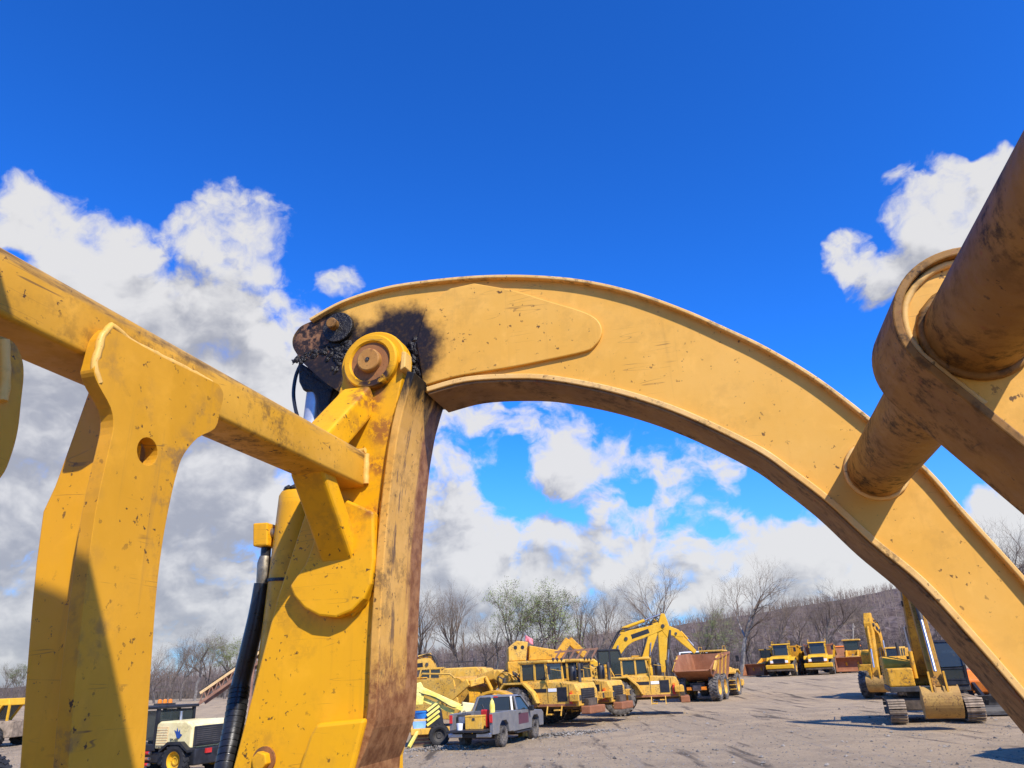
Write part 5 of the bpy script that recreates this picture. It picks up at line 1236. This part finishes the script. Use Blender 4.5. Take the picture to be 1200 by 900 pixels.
# white truck cab behind the rusty dump body
c = base(816, 70)
o = thing('white_truck', 'white truck cab peeking over the rusty dump body', 'truck', c, R(-120))
B().box(-3.6, -.4, -1.15, 1.15, .9, 2.4).build('cargo_box', M_DARK, o, bevel=.04)
B().prism([(-.3, .7), (1.7, .7), (1.75, 1.9), (1.35, 2.1), (1.1, 3.0), (-.3, 3.05)], 'y', -1.1, 1.1).build('cab', M_WHITE, o, bevel=.06)
pane(o, [(1.40, -.95, 2.08), (1.40, .95, 2.08), (1.14, .9, 2.92), (1.14, -.9, 2.92)], 'windshield')
for s_ in (-1, 1): pane(o, [(.1, s_ * 1.11, 2.05), (1.2, s_ * 1.11, 2.05), (.98, s_ * 1.11, 2.85), (.1, s_ * 1.11, 2.85)])
B().box(1.76, 1.80, -.7, .7, 1.0, 1.6).build('grille', M_BLACK, o); B().box(1.7, 1.95, -1.1, 1.1, .5, .75).build('bumper', M_CHR, o, bevel=.04)
for x_ in (-2.6, 1.0):
    for s_ in (-1, 1): wheel(o, x_, s_ * 1.0, .5, .5, .32, s_, M_WHITE, M_TYRED, 18)
# yellow body with a pink flag standing behind the left tractors
c = base(630, 56)
o = thing('crane_carrier', 'yellow slatted machine with a pink flag above the left tractor cabs', 'crane', c, R(5))
B().box(-2.2, 2.6, -1.2, 1.2, .9, 3.1).build('body', M_CAT, o, bevel=.06)
B().prism([(-2.1, 3.12), (-.9, 3.12), (-.7, 4.35), (-1.5, 4.45), (-2.1, 4.0)], 'y', -1.0, 1.0).build('counterweight', M_CAT2, o, bevel=.05)
for k in range(2): B().cyl((-1.6 + .5 * k, -1.02, 4.0), (-1.6 + .5 * k, -1.0, 4.0), .13).build('lifting_hole', M_BLACK, o)
B().prism([(-.7, 3.12), (1.6, 3.12), (1.5, 3.7), (-.6, 4.1)], 'y', -.9, .9).build('engine_cover', M_CAT, o, bevel=.05)
B().beam((1.4, -.2, 3.3), (2.3, -.2, 4.4), .5, .55).build('boom_foot', M_CAT, o, bevel=.05); B().beam((2.3, -.2, 4.4), (3.4, -.2, 3.3), .45, .5).build('boom_link', M_CAT, o, bevel=.05)
B().cyl((-.8, 0, 3.9), (-.8, 0, 5.0), .02, n=6).build('flag_pole', M_CHR, o)
fv = []
bb = B()
for i in range(7):
    for j in range(5): bb.v.append((-.78 + .09 * i, .06 * math.sin(i * 1.3 + j * .5), 4.45 + .10 * j - .05 * i))
for i in range(6):
    for j in range(4): k = i * 5 + j; bb.f.append((k, k + 1, k + 6, k + 5))
fl = bb.build('flag', M_PINK, o, smooth=True); sm = fl.modifiers.new('thick', 'SOLIDIFY'); sm.thickness = .01
for x_ in (-1.4, 1.6):
    for s_ in (-1, 1): wheel(o, x_, s_ * 1.1, .75, .75, .5, s_, M_CAT, M_TYRE, 20)
# stacked rusty frames
c = base(668, 54)
o = thing('rusty_rack', 'rack of dark rusty steel bars behind the middle tractor', 'rack', c, R(-5))
B().box(-1.6, 1.6, -.9, .9, 0, 2.7).build('rack', M_UNDER, o, bevel=.03)
for k in range(6):
    x_ = -1.3 + .5 * k; B().beam((x_, 0, 2.7), (x_ + .75, 0, 3.75), .10, .12).build('frame_bar', M_RBED2, o)
B().beam((-1.5, .1, 2.9), (1.6, .1, 3.05), .1, .12).build('frame_bar', M_RBED2, o); B().beam((-1.0, .1, 3.6), (2.0, .1, 3.7), .1, .12).build('frame_bar', M_RBED2, o)

# orange machine beyond the tracked excavator's cab
c = base(1138, 36)
o = thing('orange_loader', 'orange machine half hidden right of the excavator cab', 'loader', c, R(-100))
B().prism([(-1.8, .8), (1.0, .8), (1.2, 1.35), (.6, 1.75), (-1.8, 1.8)], 'y', -.75, .75).build('body', M_ORANGE, o, bevel=.08)
B().box(-1.2, .1, -.7, .7, 2.5, 2.6).build('canopy', M_WHITE, o, bevel=.02)
for x_ in (-1.1, 0):
    for y_ in (-.6, .6): B().box(x_ - .04, x_ + .04, y_ - .04, y_ + .04, 1.75, 2.5).build('canopy_post', M_BLACK, o)
for x_ in (-1.0, .8):
    for s_ in (-1, 1): wheel(o, x_, s_ * .75, .5, .5, .38, s_, M_DARK, M_TYRED, 18)
B().beam((.9, -.5, 1.3), (2.2, -.5, .5), .12, .25).build('lift_arm', M_BLACK, o); B().beam((.9, .5, 1.3), (2.2, .5, .5), .12, .25).build('lift_arm', M_BLACK, o)
cu = smooth_curve([(3.0, .08), (2.3, .08), (2.1, .4), (2.3, .8)], 4)
B().strip(cu, offset_curve(cu, .04), -.95, .95).build('bucket', M_DARK, o)

# a dump truck just outside the picture to the right; only its shadow reaches in
dump_truck('articulated_dump_truck', 'dump truck just outside the right edge, known only by its shadow', (14.0, 18.3, gz(14.0, 18.3)), R(2), M_CAT)

# ------------------------------------------------------------------ towable boom lift left of the pickup
q = hit(508, 876)
q = Vector((q.x, q.y + .6, q.z))
o = thing('boom_lift', 'lemon yellow towable boom lift with folded arms beside the pickup', 'boom lift', q, R(8)); o.scale = (1.35,) * 3
B().box(-.7, .9, -.35, .35, .32, .48).build('chassis', M_CAT2, o, bevel=.02)
for s_ in (-1, 1): wheel(o, .1, s_ * .5, .3, .3, .2, s_, M_DARK, M_TYRED, 18)
mast = B().prism([(-.28, .48), (.26, .48), (.18, .95), (.04, 1.12), (-.1, 1.12), (-.22, .9)], 'y', -.16, .16).build('turret', M_BLACK, o, bevel=.02)
for k in range(4):
    z_ = .55 + .13 * k; B().beam((-.24, -.17, z_), (.12, -.17, z_ + .24), .02, .07).build('hazard_stripe', M_LEMON, mast)
for y_ in (-.2, 0, .2): B().beam((-.45, y_, 1.55 - abs(y_) * .2), (.78, y_, .98 - abs(y_) * .2), .09, .13).build('boom_section', M_LEMON, o, bevel=.012)
B().beam((-.48, -.05, 1.30), (.55, -.05, .86), .14, .12).build('lower_boom', M_LEMON, o, bevel=.012)
B().prism([(-.62, 1.1), (-.36, 1.1), (-.30, 1.5), (-.42, 1.72), (-.58, 1.68)], 'y', -.22, .22).build('boom_knuckle', M_LEMON, o, bevel=.02)
B().prism([(.70, .80), (1.02, .84), (1.18, 1.06), (.80, 1.12)], 'y', -.2, .2).build('jib_end', M_CREAM, o, bevel=.02)
B().tube(smooth_curve([(-.4, -.24, 1.4), (0, -.26, 1.28), (.5, -.24, 1.0), (.8, -.22, 1.05)], 4), .014, 6).build('cable', M_BLACK, o, smooth=True)
for s_ in (-1, 1): B().beam((-.5, s_ * .3, .42), (-.75, s_ * .75, .05), .07, .07).build('outrigger', M_LEMON, o); B().beam((.7, s_ * .3, .42), (.95, s_ * .75, .05), .07, .07).build('outrigger', M_LEMON, o)
B().box(-1.35, -.72, -.3, .3, 1.42, 1.66).build('control_cabinet', M_CREAM, o, bevel=.03); B().box(-1.06, -.86, -.32, -.30, 1.53, 1.60).build('red_label', M_RED, o)
B().beam((-1.2, 0, .5), (-1.2, 0, 1.42), .08, .08).build('cabinet_post', M_DARK, o); B().beam((-1.25, 0, .42), (-.6, 0, .42), .08, .08).build('drawbar', M_CAT2, o)
q = hit(497, 874)
o = thing('parts_bin', 'tan steel bin with slatted front and light blue panel at the post', 'bin', q, R(4)); o.scale = (1.35,) * 3
B().hexa([(-.34, -.22, 0), (.24, -.22, 0), (.24, .22, 0), (-.34, .22, 0), (-.40, -.26, .72), (.32, -.26, .72), (.32, .26, .72), (-.40, .26, .72)]).build('bin_body', M_TAN, o, bevel=.015)
for k in range(3): B().box(-.32, .20, -.262, -.225, .06 + .09 * k, .11 + .09 * k).build('slat', M_RBED2, o)
quad(B(), [(-.28, -.262, .44), (.22, -.262, .44), (.27, -.274, .66), (-.32, -.274, .66)], .012).build('blue_panel', M_LBLUE, o)
q2 = Vector((q.x - .03, q.y, q.z + .98))
o = thing('blue_tub', 'bright blue plastic tub sitting on the tan bin', 'tub', q2, R(4)); o.scale = (1.35,) * 3
B().lathe([(0, 0), (.24, 0), (.29, .17), (.31, .17), (.31, .20), (.27, .20), (.22, .03), (0, .03)], (0, 0, 0), axis='z', n=20).build('tub_shell', M_BLUE, o, smooth=True)
B().box(-.32, .32, -.02, .02, .17, .21).build('handle', M_BLUE, o)

# ------------------------------------------------------------------ road sweeper at the left
M_NAVY = plain('navy_decal', (.02, .07, .26), .5, .2, scale=4, bump=0)
RZ = R(157)
q = hit(219, 913); q = q - 1.25 * (Matrix.Rotation(RZ, 3, 'Z') @ Vector((-1.15, .62, 0)))
S_ = thing('road_sweeper', 'cream road sweeper with black cab and blue bird decal', 'sweeper', (q.x, q.y, gz(q.x, q.y)), RZ); S_.scale = (1.25, 1.25, 1.25)
# local x forward (away to the left), y left (towards the camera's left)
hd = B().prism([(-1.15, .62), (.0, .62), (.0, 1.16), (-.1, 1.22), (-.95, 1.22), (-1.15, 1.13)], 'y', -.62, .62).build('engine_hood', M_CREAM, S_, bevel=.04)
gv = B().box(-.40, -.04, .622, .632, .68, 1.10).build('side_vent', M_TAN, hd, bevel=.005)
for k in range(7): B().box(-.39, -.05, .632, .640, .70 + .056 * k, .725 + .056 * k).build('vent_slat', M_CREAM, gv)
bird = B().prism([(-.86, .92), (-.78, .84), (-.70, .86), (-.66, .94), (-.60, 1.03), (-.67, .99), (-.68, 1.08), (-.73, .98), (-.77, 1.04), (-.79, .95)], 'y', .622, .630).build('bird_decal', M_NAVY, hd)
text(hd, 'Lay-Mor', .085, (-.22, .63, .652), (R(90), 0, R(180)), M_BLACK)
text(hd, 'SM-400', .085, (-.62, .63, .815), (R(90), 0, R(180)), M_BLACK)
rd = B().box(-1.19, -1.15, -.56, .56, .66, 1.10).build('radiator', M_BLACK, S_, bevel=.03)
for k in range(8): B().box(-1.2, -1.19, -.36, .50, .72 + .045 * k, .74 + .045 * k).build('radiator_slat', M_DARK, rd)
B().box(-1.2, -1.188, -.52, -.40, .72, 1.04).build('side_grille', M_TAN, rd)
B().box(-1.28, -.1, -.58, .58, .26, .62).build('rear_frame', M_BLACK, S_, bevel=.03); B().box(-1.32, -1.28, .10, .28, .50, .60).build('tail_lamp', M_RED, S_)
B().box(-.1, 1.6, -.55, .55, .30, .55).build('front_frame', M_BLACK, S_, bevel=.03)
B().prism([(-1.2, .60), (-.95, .78), (-.55, .78), (-.3, .60), (-.3, .55), (-.57, .72), (-.93, .72), (-1.2, .55)], 'y', .45, .76).build('fender', M_BLACK, S_)
for s_ in (-1, 1):
    wheel(S_, -.76, s_ * .62, .37, .37, .24, s_, M_CAT3, M_TYRED, 20); wheel(S_, 1.2, s_ * .62, .37, .37, .24, s_, M_CAT3, M_TYRED, 20)
cab = B().box(.02, 1.12, -.60, .60, .56, .72).build('cab', M_BLACK, S_, bevel=.02)
B().box(-.02, 1.2, -.66, .66, 1.50, 1.57).build('roof', M_BLACK, cab, bevel=.02)
for x_ in (.06, .58, 1.08):
    for y_ in (-.56, .56): B().box(x_ - .035, x_ + .035, y_ - .035, y_ + .035, .7, 1.5).build('pillar', M_BLACK, cab)
for y_ in (-.56, .56):
    pane(cab, [(.1, y_, .8), (.54, y_, .8), (.54, y_, 1.47), (.1, y_, 1.47)], th=.01); pane(cab, [(.62, y_, .8), (1.04, y_, .8), (1.04, y_, 1.47), (.62, y_, 1.47)], th=.01)
pane(cab, [(.06, -.52, 1.2), (.06, .52, 1.2), (.06, .52, 1.47), (.06, -.52, 1.47)], 'rear_window', th=.01)
B().prism([(.3, .72), (.7, .72), (.7, .85), (.42, .88), (.38, 1.25), (.3, 1.25)], 'y', -.2, .2).build('seat', M_SEAT, cab)
bc_ = B().box(.25, .75, -.12, .12, 1.57, 1.62).build('beacon_bar', M_DARK, cab)
for k in range(3): B().lathe([(0, 1.62), (.055, 1.62), (.05, 1.70), (0, 1.72)], (.32 + .18 * k, 0, 0), axis='z', n=10).build('beacon', M_AMBER, bc_, smooth=True)
for k in range(4):
    rl_ = B().cyl((.05, .66, .16 + .125 * k), (1.1, .66, .16 + .125 * k), .034, n=10).build('side_rail', M_CHR, S_, smooth=True); B().cyl((.10, .66, .16 + .125 * k), (.42, .66, .16 + .125 * k), .037, n=10).build('red_sleeve', M_RED if k % 2 else M_RBED, rl_, smooth=True)
B().cyl((-.1, 0, 1.22), (-.1, 0, 1.42), .04).build('exhaust', M_CHR, S_, smooth=True)

# tan carrier with a round yellow gusset behind the sweeper
c = base(246, 30)
o = thing('tan_carrier', 'tan flat-topped machine with round holed yellow plate behind the sweeper', 'machine', c, R(-14))
B().box(-.5, 1.15, -.8, .8, .55, 1.13).build('deck', M_TAN, o, bevel=.03); B().box(-1.3, 1.4, -.5, .5, .35, .6).build('chassis', M_DARK, o)
yr = 1.05; pr_ = [(-.85 + .42 * math.cos(R(a)), 1.0 + .46 * math.sin(R(a))) for a in range(0, 181, 12)]
gp_ = hole_plate(pr_ + [(-1.27, .6), (-.43, .6)], [circle((-1.05, 1.12), .055, 10), circle((-.78, 1.14), .07, 10), circle((-.62, 1.0), .05, 10)], 'y', -.7, -.62).build('holed_plate', M_CAT3, o)
gp2 = hole_plate(pr_ + [(-1.27, .6), (-.43, .6)], [circle((-1.05, 1.12), .055, 10), circle((-.78, 1.14), .07, 10)], 'y', .2, .28).build('holed_plate', M_CAT3, o)
for x_ in (-.8, .8):
    for s_ in (-1, 1): wheel(o, x_, s_ * .65, .33, .33, .24, s_, M_DARK, M_TYRED, 16)
B().lathe([(0, 1.42), (.14, 1.42), (.16, 1.5), (.10, 1.6), (0, 1.62)], (-.75, -.3, 0), axis='z', n=12).build('dome_cap', M_DARK, o, smooth=True)
rs3 = random.Random(12)
for k, (nm, mt_, lab) in enumerate([('red_drum', M_RED, 'small red drum on the tan deck nearest the yellow plate'), ('rusty_drum', M_RBED, 'rusty brown drum on the tan deck below the boom'), ('grey_drum', M_DARK, 'dark drum on the tan deck beside the hose')]):
    pos = Matrix.Translation(c) @ Matrix.Rotation(R(-14), 4, 'Z') @ Vector((-.22 + .42 * k, -.25, 1.131))
    d_ = thing(nm, lab, 'drum', pos, 0)
    B().lathe([(0, 0), (.13, 0), (.135, .02), (.125, .05), (.125, .12), (.135, .13), (.125, .14), (.125, .22), (.135, .24), (0, .24)], (0, 0, 0), axis='z', n=16).build('drum_shell', mt_, d_, smooth=True)
    B().cyl((.06, 0, .24), (.06, 0, .26), .03, n=8).build('bung', M_DARK, d_)

# raised conveyor
a_ = at(238, 812, 46); b_ = at(322, 754, 46)
gA = Vector((a_.x, 46, gz(a_.x, 46)))
o = thing('conveyor', 'long brown conveyor boom rising to the right behind the sweeper', 'conveyor', gA, 0)
e_ = (b_ - a_) * 1.5; s0 = a_ - gA
for dz in (0, -.55):
    B().beam(s0 + Vector((0, -.4, dz)), s0 + e_ + Vector((0, -.4, dz)), .10, .14).build('side_rail', M_RBED2 if dz else M_TAN, o); B().beam(s0 + Vector((0, .4, dz)), s0 + e_ + Vector((0, .4, dz)), .10, .14).build('side_rail', M_RBED2, o)
for k in range(15):
    p0_ = s0 + e_ * (k / 15); p1_ = s0 + e_ * ((k + .5) / 15); p2_ = s0 + e_ * ((k + 1) / 15)
    B().beam(p0_ + Vector((0, -.4, -.55)), p1_ + Vector((0, -.4, 0)), .05, .05).build('lattice_bar', M_RBED2, o); B().beam(p1_ + Vector((0, -.4, 0)), p2_ + Vector((0, -.4, -.55)), .05, .05).build('lattice_bar', M_RBED2, o)
    B().cyl(p1_ + Vector((0, -.38, .1)), p1_ + Vector((0, .38, .1)), .06, n=8).build('roller', M_DARK, o)
quad(B(), [s0 + Vector((0, -.3, .18)), s0 + e_ + Vector((0, -.3, .18)), s0 + e_ + Vector((0, .3, .18)), s0 + Vector((0, .3, .18))], .03).build('belt', M_DARK, o)
for f_ in (.5, .92):
    q_ = s0 + e_ * f_
    for y_ in (-.4, .4): B().beam((q_.x, y_, q_.z - .5), (q_.x, y_ * 1.8, 0.0), .10, .10).build('leg', M_RBED2, o)

# yellow cab machine at the far left edge
c = base(2, 43)
o = thing('canopy_machine', 'yellow machine with glazed slanting canopy at the far left edge', 'machine', c, R(-5))
B().box(-2.5, 2.0, -.9, .9, .45, 1.25).build('body', M_TRACK, o, bevel=.04)
B().hexa([(-2.3, -.8, 2.0), (1.55, -.8, 2.0), (1.55, .8, 2.0), (-2.3, .8, 2.0), (-2.1, -.75, 2.35), (1.4, -.75, 2.35), (1.4, .75, 2.35), (-2.1, .75, 2.35)]).build('roof', M_CAT3, o, bevel=.05)
for x0_, x1_ in ((-2.2, -2.2), (-.45, .05), (.5, 1.1), (1.5, 1.5)):
    for y_ in (-.75, .75): B().beam((x0_, y_, 1.22), (x1_, y_, 2.05), .09, .09).build('pillar', M_CAT3, o)
for y_ in (-.73, .73): pane(o, [(-.35, y_, 1.27), (.5, y_, 1.27), (1.05, y_, 2.0), (.08, y_, 2.0)])
for x_ in (-1.6, 1.1):
    for s_ in (-1, 1): wheel(o, x_, s_ * .9, .5, .5, .35, s_, M_DARK, M_TYRED, 18)
# dark tyre standing near the left post
q = hit(-24, 950)
o = thing('loose_tyre', 'big black tyre standing on the gravel at the lower left corner', 'tyre', q, R(-12))
o2 = wheel(o, 0, 0, .58, .58, .45, 1, M_DARK, M_TYRED, 22, 'rim')

# ------------------------------------------------------------------ clutter beside the scraper bowl
c = base(580, 34.5)
o = thing('steel_hoop', 'grey steel hoop and brackets standing before the scraper bowl', 'scrap', c, R(-20))
pr_ = [(1.15 * math.cos(R(a)), .9 + .95 * math.sin(R(a))) for a in range(0, 181, 12)]
B().strip(pr_, offset_curve(pr_, -.12), -.35, .35).build('hoop', M_CAT, o, bevel=.02)
B().prism([(-.9, .1), (.2, .1), (.55, 1.2), (-.2, 1.6)], 'y', .1, .16).build('bracket_plate', M_TRACK, o); B().prism([(.3, .1), (1.0, .1), (.95, .9), (.4, 1.1)], 'y', -.1, -.04).build('bracket_plate', M_RBED, o)
for s_ in (-1, 1): B().box(s_ * 1.2 - .1, s_ * 1.2 + .1, -.4, .4, -.3, .9).build('hoop_leg', M_CAT, o)
